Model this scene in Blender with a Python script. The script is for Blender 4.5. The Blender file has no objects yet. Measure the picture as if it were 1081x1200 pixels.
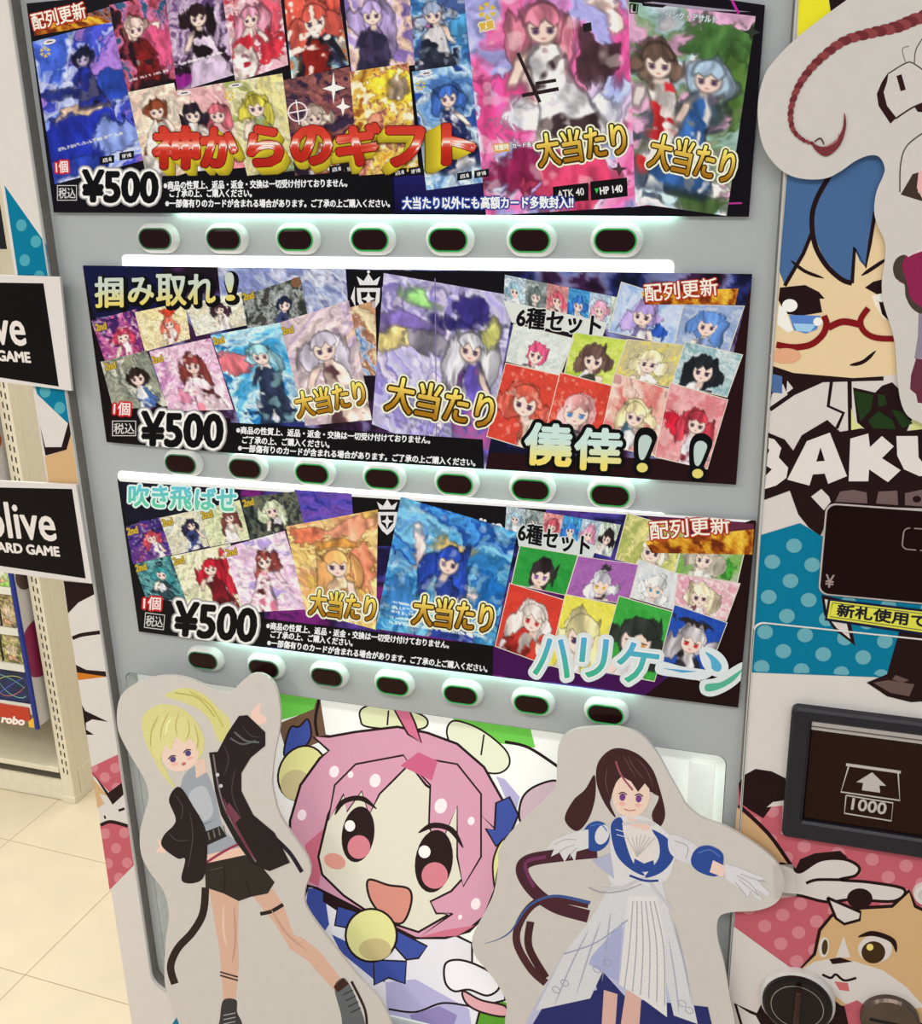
import bpy, bmesh, math, random
import numpy as np
from mathutils import Vector, Matrix

# ---------------------------------------------------------------- camera
FPX, PX, PY = 1280.0, 540.5, 600.0          # focal length and centre for a 1081 x 1200 frame
DIST, EYE = 1.2, 1.6                        # eye to machine front, eye height
AX = np.array([0.9520842, 0.07786734, -0.29575726])
AD = np.array([0.0245956, 0.94441846, 0.32782437])
AN = np.array([0.30484543, -0.31939073, 0.8972507])
EYEP = np.array([0.0, -DIST, EYE])
scene = bpy.context.scene
COL = scene.collection
cam = bpy.data.cameras.new('camera'); camo = bpy.data.objects.new('camera', cam); COL.objects.link(camo)
cam.sensor_fit = 'HORIZONTAL'; cam.sensor_width = 36.0; cam.lens = FPX / 1081.0 * 36.0
cam.clip_start = 0.02
camo.matrix_world = Matrix(((AX[0], -AX[1], -AX[2], 0), (AN[0], -AN[1], -AN[2], -DIST), (-AD[0], AD[1], AD[2], EYE), (0, 0, 0, 1)))
scene.camera = camo
# ---------------------------------------------------------------- light and exposure
scene.view_settings.view_transform = 'Standard'; scene.view_settings.look = 'None'
scene.view_settings.gamma = 1.0; scene.view_settings.use_curve_mapping = False
scene.view_settings.exposure = 0.0
KGAIN = 1.22        # print colours are given as seen; the inks are a little lighter than they look in the shop light
world = bpy.data.worlds.new('shop_air'); scene.world = world; world.use_nodes = True
world.node_tree.nodes['Background'].inputs[0].default_value = (0.90, 0.97, 1.10, 1)
world.node_tree.nodes['Background'].inputs[1].default_value = 0.50
def area(name, loc, rot, sx, sy, power, col):
    l = bpy.data.lights.new(name, 'AREA'); l.shape = 'RECTANGLE'; l.size = sx; l.size_y = sy; l.energy = power; l.color = col
    o = bpy.data.objects.new(name, l); COL.objects.link(o); o.location = loc; o.rotation_euler = rot; return o
area('ceiling_or_added_lamp', (0.3, -1.9, 2.85), (0, 0, 0), 2.6, 0.3, 44, (0.97, 0.99, 1.0))
area('ceiling_or_added_lamp', (-1.3, 1.1, 2.85), (0, 0, 0), 0.3, 2.4, 34, (1.0, 0.97, 0.91))  # unseen lamp over the gap, added to brighten the shelf's side panel
area('ceiling_or_added_lamp', (-2.6, -2.3, 2.85), (0, 0, 0), 0.4, 2.6, 56, (1.0, 0.97, 0.90))
area('ceiling_or_added_lamp', (-2.8, 0.1, 2.85), (0, 0, 0), 0.4, 2.2, 40, (1.0, 0.97, 0.90))

# ---------------------------------------------------------------- helpers
def W(x, y, Y=0.0):
    d = (x - PX) * np.array([AX[0], AN[0], -AD[0]]) + (y - PY) * np.array([AX[1], AN[1], -AD[1]]) + FPX * np.array([AX[2], AN[2], -AD[2]])
    return EYEP + d * ((Y + DIST) / d[1])
def WZ(x, y, Z=0.0):
    d = (x - PX) * np.array([AX[0], AN[0], -AD[0]]) + (y - PY) * np.array([AX[1], AN[1], -AD[1]]) + FPX * np.array([AX[2], AN[2], -AD[2]])
    return EYEP + d * ((Z - EYE) / d[2])
MB = (np.array([[AX[0], AX[1], AX[2]], [AN[0], AN[1], AN[2]], [-AD[0], -AD[1], -AD[2]]]))
def WA(P, Y):                      # (n,2) pixels and plane depth -> (n,3) points of the plane
    P = np.asarray(P, float)
    d = np.stack([P[:, 0] - PX, P[:, 1] - PY, np.full(len(P), FPX)], 1) @ MB.T
    return EYEP + d * ((Y + DIST) / d[:, 1])[:, None]
def lin(c):
    c = np.asarray(c, float) / 255.0
    return np.where(c <= 0.04045, c / 12.92, ((c + 0.055) / 1.055) ** 2.4)
def ink(c, k=None):
    return np.minimum(lin(c) * (KGAIN if k is None else k), 0.93)

MATS = {}
def mat(name, col, rough=0.5, metal=0.0, emit=0.0, ecol=None, noise=0.04, nscale=60.0, bump=0.0, alpha=1.0, coat=0.0, trans=0.0, spec=0.25):
    if name in MATS: return MATS[name]
    m = bpy.data.materials.new(name); m.use_nodes = True; nt = m.node_tree; b = nt.nodes['Principled BSDF']
    c = ink(col, 1.0)
    tc = nt.nodes.new('ShaderNodeTexCoord'); nz = nt.nodes.new('ShaderNodeTexNoise'); nz.inputs['Scale'].default_value = nscale; nz.inputs['Detail'].default_value = 4
    nt.links.new(tc.outputs['Object'], nz.inputs['Vector'])
    rp = nt.nodes.new('ShaderNodeValToRGB')
    lo = np.clip(c * (1 - 2 * noise), 0, 1); hi = np.clip(c * (1 + 2 * noise), 0, 1)
    rp.color_ramp.elements[0].position = 0.3; rp.color_ramp.elements[1].position = 0.7
    rp.color_ramp.elements[0].color = (*lo, 1); rp.color_ramp.elements[1].color = (*hi, 1)
    nt.links.new(nz.outputs['Fac'], rp.inputs['Fac']); nt.links.new(rp.outputs['Color'], b.inputs['Base Color'])
    b.inputs['Roughness'].default_value = rough; b.inputs['Metallic'].default_value = metal
    b.inputs['Coat Weight'].default_value = coat; b.inputs['Coat Roughness'].default_value = 0.15; b.inputs['Specular IOR Level'].default_value = spec
    b.inputs['Transmission Weight'].default_value = trans
    if bump:
        bp = nt.nodes.new('ShaderNodeBump'); bp.inputs['Strength'].default_value = bump; bp.inputs['Distance'].default_value = 0.001
        nt.links.new(nz.outputs['Fac'], bp.inputs['Height']); nt.links.new(bp.outputs['Normal'], b.inputs['Normal'])
    if emit:
        b.inputs['Emission Color'].default_value = (*lin(ecol or col), 1); b.inputs['Emission Strength'].default_value = emit
    b.inputs['Alpha'].default_value = alpha
    MATS[name] = m; return m
def ink_mat(name, rough=0.4, emit=0.0, coat=0.0, grain=0.05, gscale=900):
    if name in MATS: return MATS[name]
    m = bpy.data.materials.new(name); m.use_nodes = True; nt = m.node_tree; b = nt.nodes['Principled BSDF']
    at = nt.nodes.new('ShaderNodeAttribute'); at.attribute_name = 'ink'
    tc = nt.nodes.new('ShaderNodeTexCoord'); nz = nt.nodes.new('ShaderNodeTexNoise'); nz.inputs['Scale'].default_value = gscale; nz.inputs['Detail'].default_value = 2
    nt.links.new(tc.outputs['Object'], nz.inputs['Vector'])
    mr = nt.nodes.new('ShaderNodeMapRange'); mr.inputs['To Min'].default_value = 1 - grain; mr.inputs['To Max'].default_value = 1 + grain
    nt.links.new(nz.outputs['Fac'], mr.inputs['Value'])
    mx = nt.nodes.new('ShaderNodeVectorMath'); mx.operation = 'SCALE'
    nt.links.new(at.outputs['Color'], mx.inputs[0]); nt.links.new(mr.outputs['Result'], mx.inputs['Scale'])
    nt.links.new(mx.outputs['Vector'], b.inputs['Base Color'])
    b.inputs['Roughness'].default_value = rough; b.inputs['Coat Weight'].default_value = coat; b.inputs['Specular IOR Level'].default_value = 0.1
    if emit:
        nt.links.new(mx.outputs['Vector'], b.inputs['Emission Color']); b.inputs['Emission Strength'].default_value = emit
    MATS[name] = m; return m

def offset_of(o):
    p = np.zeros(3)
    while o is not None:
        p = p + np.array(o.location); o = o.parent
    return p
def obj(name, verts, faces, m, parent=None, cols=None, smooth=False, mats=None, fm=None):
    me = bpy.data.meshes.new(name)
    v = np.asarray(verts, float)
    if parent is not None: v = v - offset_of(parent)
    me.from_pydata(v.tolist(), [], [list(map(int, f)) for f in faces])
    for q in (mats or [m]): me.materials.append(q)
    if fm is not None: me.polygons.foreach_set('material_index', fm)
    if cols is not None:
        a = me.color_attributes.new('ink', 'FLOAT_COLOR', 'POINT')
        a.data.foreach_set('color', np.concatenate([np.asarray(cols, float), np.ones((len(v), 1))], 1).ravel())
    if smooth: me.polygons.foreach_set('use_smooth', [True] * len(me.polygons))
    me.update()
    o = bpy.data.objects.new(name, me); COL.objects.link(o)
    if parent is not None: o.parent = parent
    return o
def thing(name, label, cat, loc, group=None):
    o = bpy.data.objects.new(name, None); COL.objects.link(o); o.location = loc; o.empty_display_size = 0.05
    o['label'] = label; o['category'] = cat
    if group: o['group'] = group
    return o
def tag(o, label, cat, group=None):
    o['label'] = label; o['category'] = cat
    if group: o['group'] = group
    return o
def struct(o): o['kind'] = 'structure'; return o

def bevel_box(name, lo, hi, m, parent=None, bev=0.0, seg=2):
    bm = bmesh.new(); bmesh.ops.create_cube(bm, size=1.0)
    lo = np.array(lo, float); hi = np.array(hi, float); off = offset_of(parent) if parent is not None else np.zeros(3)
    for v in bm.verts: v.co = Vector((lo + (np.array(v.co) + 0.5) * (hi - lo) - off).tolist())
    if bev: bmesh.ops.bevel(bm, geom=bm.edges[:], offset=bev, segments=seg, affect='EDGES', profile=0.5)
    me = bpy.data.meshes.new(name); bm.to_mesh(me); bm.free(); me.materials.append(m)
    if bev: me.polygons.foreach_set('use_smooth', [len(p.vertices) < 5 and p.area < bev * max(hi - lo) * 1.5 for p in me.polygons])
    o = bpy.data.objects.new(name, me); COL.objects.link(o)
    if parent is not None: o.parent = parent
    return o
def loft(name, loops, m, parent=None, cap0=True, cap1=True, smooth=False):
    n = len(loops[0]); V = np.concatenate([np.asarray(l, float) for l in loops]); F = []
    for k in range(len(loops) - 1):
        for i in range(n):
            j = (i + 1) % n; F.append((k * n + i, k * n + j, (k + 1) * n + j, (k + 1) * n + i))
    if cap0: F.append(tuple(range(n))[::-1])
    if cap1: F.append(tuple((len(loops) - 1) * n + i for i in range(n)))
    return obj(name, V, F, m, parent, smooth=smooth)
def prism(name, pts3, depth, m, parent=None):     # front outline pulled back along +Y
    P = np.asarray(pts3, float); return loft(name, [P, P + np.array([0, depth, 0])], m, parent)
def rrect(x0, z0, x1, z1, r, Y, n=6):
    out = []
    for cx, cz, a0 in ((x1 - r, z1 - r, 0), (x0 + r, z1 - r, 90), (x0 + r, z0 + r, 180), (x1 - r, z0 + r, 270)):
        for i in range(n + 1):
            a = math.radians(a0 + 90 * i / n); out.append((cx + r * math.cos(a), Y, cz + r * math.sin(a)))
    return np.array(out)
def circle(cx, cz, r, Y, n=40):
    return np.array([(cx + r * math.cos(2 * math.pi * i / n), Y, cz + r * math.sin(2 * math.pi * i / n)) for i in range(n)])
def quad_sheet(name, q, Y, th, m, parent=None, up=None):
    P = WA(q, Y)
    return loft(name, [P, P + np.array([0, th, 0])], m, parent)

# ---------------------------------------------------------------- flat print engine
def crom(P, closed=True, n=6):
    P = [np.array(p, float) for p in P]; N = len(P); out = []
    rng = range(N) if closed else range(N - 1)
    for i in rng:
        p0 = P[(i - 1) % N] if closed or i > 0 else P[0]; p1 = P[i]; p2 = P[(i + 1) % N]
        p3 = P[(i + 2) % N] if closed or i + 2 < N else P[-1]
        for k in range(n):
            t = k / n
            out.append(0.5 * (2 * p1 + (p2 - p0) * t + (2 * p0 - 5 * p1 + 4 * p2 - p3) * t * t + (-p0 + 3 * p1 - 3 * p2 + p3) * t ** 3))
    if not closed: out.append(P[-1])
    return np.array(out)
def ell(cx, cy, rx, ry, rot=0.0, n=28):
    a = np.linspace(0, 2 * math.pi, n, endpoint=False); x = rx * np.cos(a); y = ry * np.sin(a); c, s = math.cos(math.radians(rot)), math.sin(math.radians(rot))
    return np.stack([cx + x * c - y * s, cy + x * s + y * c], 1)

FONT = {}
def glyph_mesh(s, cuts=()):
    key = (s, tuple(cuts))
    if key in FONT: return FONT[key]
    c = bpy.data.curves.new('lettering', 'FONT'); c.body = s; c.resolution_u = 3
    o = bpy.data.objects.new('lettering', c); COL.objects.link(o)
    dg = bpy.context.evaluated_depsgraph_get(); me = bpy.data.meshes.new_from_object(o.evaluated_get(dg))
    bm = bmesh.new(); bm.from_mesh(me); bmesh.ops.triangulate(bm, faces=bm.faces[:])
    ys = [v.co.y for v in bm.verts]; y0, y1 = min(ys), max(ys)
    for t in cuts:
        bmesh.ops.bisect_plane(bm, geom=bm.verts[:] + bm.edges[:] + bm.faces[:], plane_co=(0, y0 + (y1 - y0) * t, 0), plane_no=(0, 1, 0))
    bm.verts.index_update()
    V = np.array([v.co[:2] for v in bm.verts]); F = [[v.index for v in f.verts] for f in bm.faces]; bm.free()
    bpy.data.meshes.remove(me); bpy.data.objects.remove(o); bpy.data.curves.remove(c)
    V = (V - V.min(0)) / (V.max(0) - V.min(0))
    FONT[key] = (V, F); return FONT[key]

EPS = 4.5e-5
class Reg:
    def __init__(self, Y): self.Y = Y; self.items = []
    def layer(self, bb, at_least=1):
        L = at_least
        for b, l in self.items:
            if l >= L and b[0] < bb[2] and b[2] > bb[0] and b[1] < bb[3] and b[3] > bb[1]: L = l + 1
        self.items.append((bb, L)); return L
class Art:
    def __init__(self, reg, k=None): self.reg = reg; self.V = []; self.F = []; self.C = []; self.n = 0; self.k = k
    def raw(self, P, F, C, bb=None, step=0, nv=0):
        P = np.asarray(P, float)
        if bb is None: bb = (P[:, 0].min(), P[:, 1].min(), P[:, 0].max(), P[:, 1].max())
        L = self.reg.layer(bb)
        if step:                                  # copies that thicken a letter, each a hair in front of the last
            k = np.arange(len(P)) // nv; top = int(math.ceil(k.max() * 4e-6 / EPS))
            self.reg.items.append((bb, L + top))
            Q = WA(P, self.reg.Y - L * EPS); Q[:, 1] -= k * 4e-6
            self.V.append(Q)
        else: self.V.append(WA(P, self.reg.Y - L * EPS))
        self.F += [[i + self.n for i in f] for f in F]
        C = np.asarray(C, float)
        if C.ndim == 1: C = np.tile(C, (len(P), 1))
        self.C.append(C); self.n += len(P); return L
    def poly(self, pts, col, smooth=False, n=6):
        P = crom(pts, True, n) if smooth else np.asarray(pts, float)
        return self.raw(P, [range(len(P))], ink(col, self.k))
    def grad(self, q, ctop, cbot):
        return self.raw(q, [range(4)], np.array([ink(ctop, self.k), ink(ctop, self.k), ink(cbot, self.k), ink(cbot, self.k)]))
    def stroke(self, pts, w, col, smooth=True, taper=False, closed=False):
        P = crom(pts, closed, 6) if smooth else np.asarray(pts, float)
        T = np.gradient(P, axis=0) if not closed else np.roll(P, -1, 0) - np.roll(P, 1, 0)
        T /= np.maximum(np.linalg.norm(T, axis=1), 1e-6)[:, None]
        Nn = np.stack([-T[:, 1], T[:, 0]], 1); m = len(P)
        ww = np.full(m, w / 2.0)
        if taper: ww = w / 2.0 * np.clip(np.sin(np.linspace(0.12, math.pi - 0.12, m)) * 1.25, 0.12, 1)
        if taper == 'end': ww = w / 2.0 * np.linspace(1, 0.1, m)
        Q = np.concatenate([P + Nn * ww[:, None], P - Nn * ww[:, None]])
        F = [(i, i + 1, m + i + 1, m + i) for i in range(m - 1)]
        if closed: F.append((m - 1, 0, m, 2 * m - 1))
        return self.raw(Q, F, ink(col, self.k))
    def ellipse(self, cx, cy, rx, ry, col, rot=0.0): return self.poly(ell(cx, cy, rx, ry, rot), col)
    def outlined(self, pts, fill, line=(28, 12, 14), w=3, smooth=True):
        self.poly(pts, fill, smooth); self.stroke(list(pts), w, line, smooth, closed=True)
    def text(self, s, a, b, h, col, bold=0.0, outline=(), cuts=(), up=None, shade=None):
        """bbox bottom-left a, bottom-right b (pixels), bbox height h; outline = [(radius, colour, dx, dy)]"""
        V, F = glyph_mesh(s, cuts)
        a = np.array(a, float); b = np.array(b, float); ux = b - a
        uy = np.array([ux[1], -ux[0]]) / np.linalg.norm(ux) * h if up is None else np.array(up, float) * h
        P = a + V[:, :1] * ux + V[:, 1:] * uy; NV = len(V)
        def multi(offs, C):
            PP = np.concatenate([P + np.array(o) for o in offs]); FF = [[i + k * NV for i in f] for k in range(len(offs)) for f in F]
            CC = C if np.ndim(C) == 1 else np.tile(C, (len(offs), 1))
            self.raw(PP, FF, CC, step=1, nv=NV)
        for r, c, dx, dy in outline:
            st = max(8, int(r * 4)); ring = [(dx + r * math.cos(2 * math.pi * i / st), dy + r * math.sin(2 * math.pi * i / st)) for i in range(st)]
            if r > 2.2: ring += [(dx + r * .5 * math.cos(2 * math.pi * i / 8), dy + r * .5 * math.sin(2 * math.pi * i / 8)) for i in range(8)]
            multi(ring, ink(c, self.k))
        if callable(col): C = np.array([ink(col(v), self.k) for v in V[:, 1]])
        else: C = ink(col, self.k)
        offs = [(0, 0)]
        if bold: offs += [(bold * math.cos(t), bold * math.sin(t)) for t in np.linspace(0, 2 * math.pi, 6, endpoint=False)]
        multi(offs, C)
    def build(self, name, m, parent, label=None):
        if not self.V: return None
        o = obj(name, np.concatenate(self.V), self.F, m, parent, cols=np.concatenate(self.C))
        clip = getattr(self.reg, 'clip', None)
        if clip is not None:                      # print stops at the edge of its sheet
            off = offset_of(parent); c = np.mean(clip, 0); bm = bmesh.new(); bm.from_mesh(o.data)
            for i in range(len(clip)):
                a, b = clip[i], clip[(i + 1) % len(clip)]; n = np.array([b[2] - a[2], 0, a[0] - b[0]])
                if n @ (c - a) > 0: n = -n
                bmesh.ops.bisect_plane(bm, geom=bm.verts[:] + bm.edges[:] + bm.faces[:], dist=1e-7, plane_co=Vector(a - off), plane_no=Vector(n), clear_outer=True)
            bm.to_mesh(o.data); bm.free()
        if label: o['label'] = label
        return o

# ---------------------------------------------------------------- painted card pictures (fields of ink on a fine grid)
def vnoise(x, y, seed):
    r = np.random.RandomState(seed).rand(64, 64)
    xi = np.floor(x).astype(int); yi = np.floor(y).astype(int); fx = x - xi; fy = y - yi
    fx = fx * fx * (3 - 2 * fx); fy = fy * fy * (3 - 2 * fy)
    g = lambda i, j: r[i % 64, j % 64]
    return (g(xi, yi) * (1 - fx) + g(xi + 1, yi) * fx) * (1 - fy) + (g(xi, yi + 1) * (1 - fx) + g(xi + 1, yi + 1) * fx) * fy
def fbm(x, y, seed, o=4):
    s = 0; a = 0.5
    for k in range(o): s = s + a * vnoise(x * 2 ** k, y * 2 ** k, seed + k * 7); a *= 0.5
    return s / (1 - 0.5 ** o)
def sm(d, w): return np.clip(0.5 - d / w, 0, 1)
def paint(nx, ny, asp, seed, pal, figs=(), freq=3.0, blobs=(), strips=(), contrast=2.6, spark=0.0, busy=1.0):
    u, v = np.meshgrid(np.linspace(0, 1, nx), np.linspace(0, 1, ny)); x = u * asp; y = v
    rs = np.random.RandomState(seed)
    wx = fbm(x * 5, y * 5, seed + 90) - .5; wy = fbm(x * 5, y * 5, seed + 91) - .5
    ang = rs.rand() * math.pi; ca, sa = math.cos(ang), math.sin(ang)
    xa = (x * ca + y * sa) * 1.7 + .55 * wx; ya = (-x * sa + y * ca) * .8 + .55 * wy
    t = np.clip((fbm(xa * freq * 1.3, ya * freq * 1.3, seed) - .5) * contrast + .5, 0, 1)
    t = .45 * t + .55 * np.round(t * 5) / 5
    t = .5 + (t - .5) * (.45 + .55 * busy)
    pal = np.array(pal, float); ks = np.linspace(0, 1, len(pal))
    img = np.stack([np.interp(t, ks, pal[:, i]) for i in range(3)], -1)
    fine = fbm(xa * 16, ya * 16, seed + 3, 3)
    img *= (1 + (.62 * busy) * (fine - .5))[..., None]
    def lay(mask, col, var=0.22, f=(14, 5), edge=0.0):
        nonlocal img
        sh = (1 - var + 2 * var * fbm((x + .1 * wy) * f[0], (y + .1 * wx) * f[1], seed + 11, 3))[..., None]
        m = np.clip(mask, 0, 1)[..., None]; img = img * (1 - m) + np.array(col, float) * sh * m
        if edge: img = img * (1 - edge * 4 * m * (1 - m))
    X = x + 0.05 * wx; Y = y + 0.05 * wy
    def E(cx, cy, rx, ry, soft=.02): return sm((np.sqrt(((X - cx) / rx) ** 2 + ((Y - cy) / ry) ** 2) - 1) * min(rx, ry), soft)
    nb = (fine - .5)
    def B(cx, cy, rx, ry, soft, k=.9):
        return sm((np.sqrt(((X + .16 * wx - cx) / rx) ** 2 + ((Y + .16 * wy - cy) / ry) ** 2) - 1) * min(rx, ry) + nb * min(rx, ry) * k, min(soft, .03))
    for (cx, cy, rx, ry, col, soft) in blobs: lay(B(cx * asp, cy, rx, ry, soft), col, .42, (20, 9), .25)
    for f in figs:
        cx, cy, s = f['at'][0] * asp, f['at'][1], f['s']
        s = s * f.get('mul', 1.32)
        H, S, Cc, A = f['hair'], f.get('skin', (232, 206, 194)), f['cloth'], f.get('acc', (222, 218, 222))
        tilt = f.get('tilt', (rs.rand() - .5) * .7); L = f.get('long', 1.0); bl = f.get('body', 3.0); side = 1 if rs.rand() > .5 else -1
        fx = 1.0 / s
        gx = fbm(x * fx * .9, y * fx * .9, seed + 70, 3) - .5; gy = fbm(x * fx * .9, y * fx * .9, seed + 71, 3) - .5
        X = x + .55 * s * gx; Y = y + .55 * s * gy
        strand = fbm(X * fx * 5, Y * fx * .9, seed + 72, 3) - .5
        hsh = (1 + 1.1 * strand)[..., None]
        def hair(mask):
            nonlocal img
            m = np.clip(mask, 0, 1)[..., None]; img = (img * (1 - m) + np.array(H, float) * hsh * m) * (1 - .35 * 4 * m * (1 - m))
        def EH(cx_, cy_, rx, ry, soft=.025, j=.5): return sm((np.sqrt(((X - cx_) / rx) ** 2 + ((Y - cy_) / ry) ** 2) - 1) * min(rx, ry) + strand * j * s, soft)
        cxb = cx - tilt * (y - cy)
        hair(EH(cx, cy + .05 * s, .62 * s, .64 * s))
        if L > .3:
            hair(EH(cx - side * .55 * s, cy + .75 * s * L, .32 * s, 1.0 * s * L)); hair(EH(cx + side * .62 * s, cy + .35 * s * L, .3 * s, .6 * s * L))
        yy = (Y - (cy + .48 * s)) / s
        body = sm(np.abs(X - cxb) - s * (.18 + .3 * np.clip(yy * 1.8, 0, 1) + .34 * np.clip(yy - 1.1, 0, 2)) + .3 * s * strand, .03) * sm(-(yy), .1) * sm(yy - bl, .4)
        cs = fbm(X * fx * 1.6 + 9, Y * fx * 1.6, seed + 73, 3)
        lay(body, Cc, .5, (3 * fx, 2 * fx), .4)
        lay(body * np.clip((cs - .56) * 14, 0, 1), A, .3); lay(body * np.clip((.36 - cs) * 14, 0, 1), tuple(np.array(H) * .7), .3)
        ax = cx + side * (.5 * s + .5 * (y - cy - .9 * s)); arm = sm(np.abs(X - ax) - .14 * s, .02) * sm(np.abs(Y - cy - 1.1 * s) - .4 * s, .05)
        lay(arm, S if rs.rand() > .4 else Cc, .2, (8, 8), .3)
        lay(sm(np.abs(X - cx) - .13 * s, .02) * sm(np.abs(Y - cy - .5 * s) - .14 * s, .02), tuple(np.array(S) * .9), .1)
        X = x + .12 * s * gx; Y = y + .12 * s * gy
        lay(sm((np.sqrt(((X - cx) / (.38 * s)) ** 2 + ((Y - cy - .1 * s) / (.40 * s * (1 + .0 * s))) ** 2) - 1) * .38 * s, .02), S, .06, edge=.3)
        fr = np.abs(((X - cx) / s * 2.6 + .5 + .2 * side) % 1 - .5)
        hair(sm((np.sqrt(((X - cx) / (.47 * s)) ** 2 + ((Y - cy + .06 * s) / (.50 * s)) ** 2) - 1) * .45 * s + .12 * s * strand, .02) * sm(Y - (cy - .06 * s + .36 * s * (fr - .2)) - .2 * s * strand, .02))
        if s > .11:
            ey = f.get('eye', (70, 50, 80))
            for sx in (-1, 1):
                lay(sm((np.sqrt(((X - cx - sx * .18 * s) / (.085 * s)) ** 2 + ((Y - cy - .17 * s) / (.075 * s)) ** 2) - 1) * .07 * s, .012), ey, .1)
                lay(sm(np.abs(X - cx - sx * .19 * s) - .1 * s, .01) * sm(np.abs(Y - cy - .085 * s) - .018 * s, .01), (50, 36, 40), .05)
            lay(sm((np.sqrt(((X - cx) / (.05 * s)) ** 2 + ((Y - cy - .36 * s) / (.025 * s)) ** 2) - 1) * .03 * s, .01), (190, 110, 110), .05)
        X = x + 0.05 * wx; Y = y + 0.05 * wy
    for (y0, y1, col, amp) in strips:      # rows of fine text
        n_ = max(1, int((y1 - y0) / .035)); row = (np.abs(((v - y0) / (y1 - y0) * n_) % 1 - .5) < .3)
        m = sm(np.abs(v - (y0 + y1) / 2) - (y1 - y0) / 2, .01) * sm(np.abs(u - .5) - .4, .02) * row; lay(m * (vnoise(x * 110, y * 60, seed + 5) > .42) * amp, col, .02)
    if spark:
        m = np.clip((fbm(x * 16, y * 16, seed + 44, 2) - .64) * 9, 0, 1); lay(m * spark, (255, 250, 240), .02)
    return np.clip(img, 0, 255)
def card(art, q, img):
    ny, nx = img.shape[:2]; q = np.array(q, float)
    u, v = np.meshgrid(np.linspace(0, 1, nx), np.linspace(0, 1, ny)); u = u[..., None]; v = v[..., None]
    P = ((q[0] * (1 - u) + q[1] * u) * (1 - v) + (q[3] * (1 - u) + q[2] * u) * v).reshape(-1, 2)
    i = np.arange(nx * ny).reshape(ny, nx)
    F = np.stack([i[:-1, :-1], i[:-1, 1:], i[1:, 1:], i[1:, :-1]], -1).reshape(-1, 4).tolist()
    art.raw(P, F, ink(img.reshape(-1, 3), art.k))
def make_card(reg, parent, m, q, seed, pal, border=None, name='printed_card', cell=1.25, extra=None, **kw):
    if border:
        kw.setdefault('busy', .3)
        for f in kw.get('figs', ()): f.setdefault('mul', 1.5)
    q = np.array(q, float); w = (np.linalg.norm(q[1] - q[0]) + np.linalg.norm(q[2] - q[3])) / 2; h = (np.linalg.norm(q[3] - q[0]) + np.linalg.norm(q[2] - q[1])) / 2
    a = Art(reg)
    if border:
        c = q.mean(0); bw = border[1]; a.poly(c + (q - c) * (1 + 2 * bw / np.array([w, h]).mean()), border[0])
    card(a, q, paint(max(8, int(w / cell)), max(8, int(h / cell)), w / h, seed, pal, **kw))
    if extra: extra(a)
    return a.build(name, m, parent)

# ================================================================ SETTING
M_floor = bpy.data.materials.new('vinyl_floor'); M_floor.use_nodes = True
nt = M_floor.node_tree; b = nt.nodes['Principled BSDF']
tc = nt.nodes.new('ShaderNodeTexCoord'); mp = nt.nodes.new('ShaderNodeMapping'); mp.inputs['Rotation'].default_value = (0, 0, math.radians(2.4)); mp.inputs['Location'].default_value = (0.02, -0.166, 0)
br = nt.nodes.new('ShaderNodeTexBrick'); br.offset = 0.0; br.inputs['Scale'].default_value = 1.0
br.inputs['Brick Width'].default_value = 0.355; br.inputs['Row Height'].default_value = 0.355; br.inputs['Mortar Size'].default_value = 0.0009; br.inputs['Mortar Smooth'].default_value = 0.2
br.inputs['Color1'].default_value = (*lin((224, 211, 184)), 1); br.inputs['Color2'].default_value = (*lin((222, 209, 183)), 1); br.inputs['Mortar'].default_value = (*lin((150, 132, 104)), 1)
nz = nt.nodes.new('ShaderNodeTexNoise'); nz.inputs['Scale'].default_value = 9; nz.inputs['Detail'].default_value = 8
mx = nt.nodes.new('ShaderNodeMix'); mx.data_type = 'RGBA'; mx.blend_type = 'MULTIPLY'; mx.inputs['Factor'].default_value = 0.18
nt.links.new(tc.outputs['Object'], mp.inputs['Vector']); nt.links.new(mp.outputs['Vector'], br.inputs['Vector']); nt.links.new(tc.outputs['Object'], nz.inputs['Vector'])
nt.links.new(br.outputs['Color'], mx.inputs['A']); nt.links.new(nz.outputs['Fac'], mx.inputs['B']); nt.links.new(mx.outputs['Result'], b.inputs['Base Color'])
b.inputs['Roughness'].default_value = 0.32
struct(obj('floor', [(-5, -4, 0), (3, -4, 0), (3, 4, 0), (-5, 4, 0)], [(0, 1, 2, 3)], M_floor))
M_wall = mat('painted_wall', (214, 208, 198), 0.7, noise=0.02)
struct(bevel_box('wall_back', (-5, 3.0, 0), (3, 3.1, 2.95), M_wall))
struct(bevel_box('ceiling', (-5, -4, 2.95), (3, 3.1, 3.02), M_wall))

# ================================================================ VENDING MACHINE
WRAP = -0.015                                   # the wrapped front stands 15 mm in front of the grey display door
XL = float(W(89, 780, WRAP)[0]); XR = 0.30; ZT = 1.86
GX0 = float(W(124.5, 780, WRAP)[0]); GX1 = float(W(884, 720, WRAP)[0]); GZ0 = float(W(182, 1158, WRAP)[2]); GZ1 = 1.80
vm = thing('vending_machine', 'white card vending machine with grey display door and cartoon wrapped front', 'vending machine', ((XL + XR) / 2, 0.35, 0))
M_white = mat('white_steel', (222, 216, 210), 0.4, noise=0.01)
M_grey = mat('grey_door_plastic', (176, 180, 181), 0.34, noise=0.015, nscale=400)
M_ink = ink_mat('printed_ink', 0.42); M_inkgloss = ink_mat('gloss_ink', 0.25); M_vinyl = ink_mat('vinyl_ink', 0.38)
bevel_box('cabinet', (XL + .004, 0.03, 0.06), (XR - .004, 0.75, ZT - .004), M_white, vm, 0.004)
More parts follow.
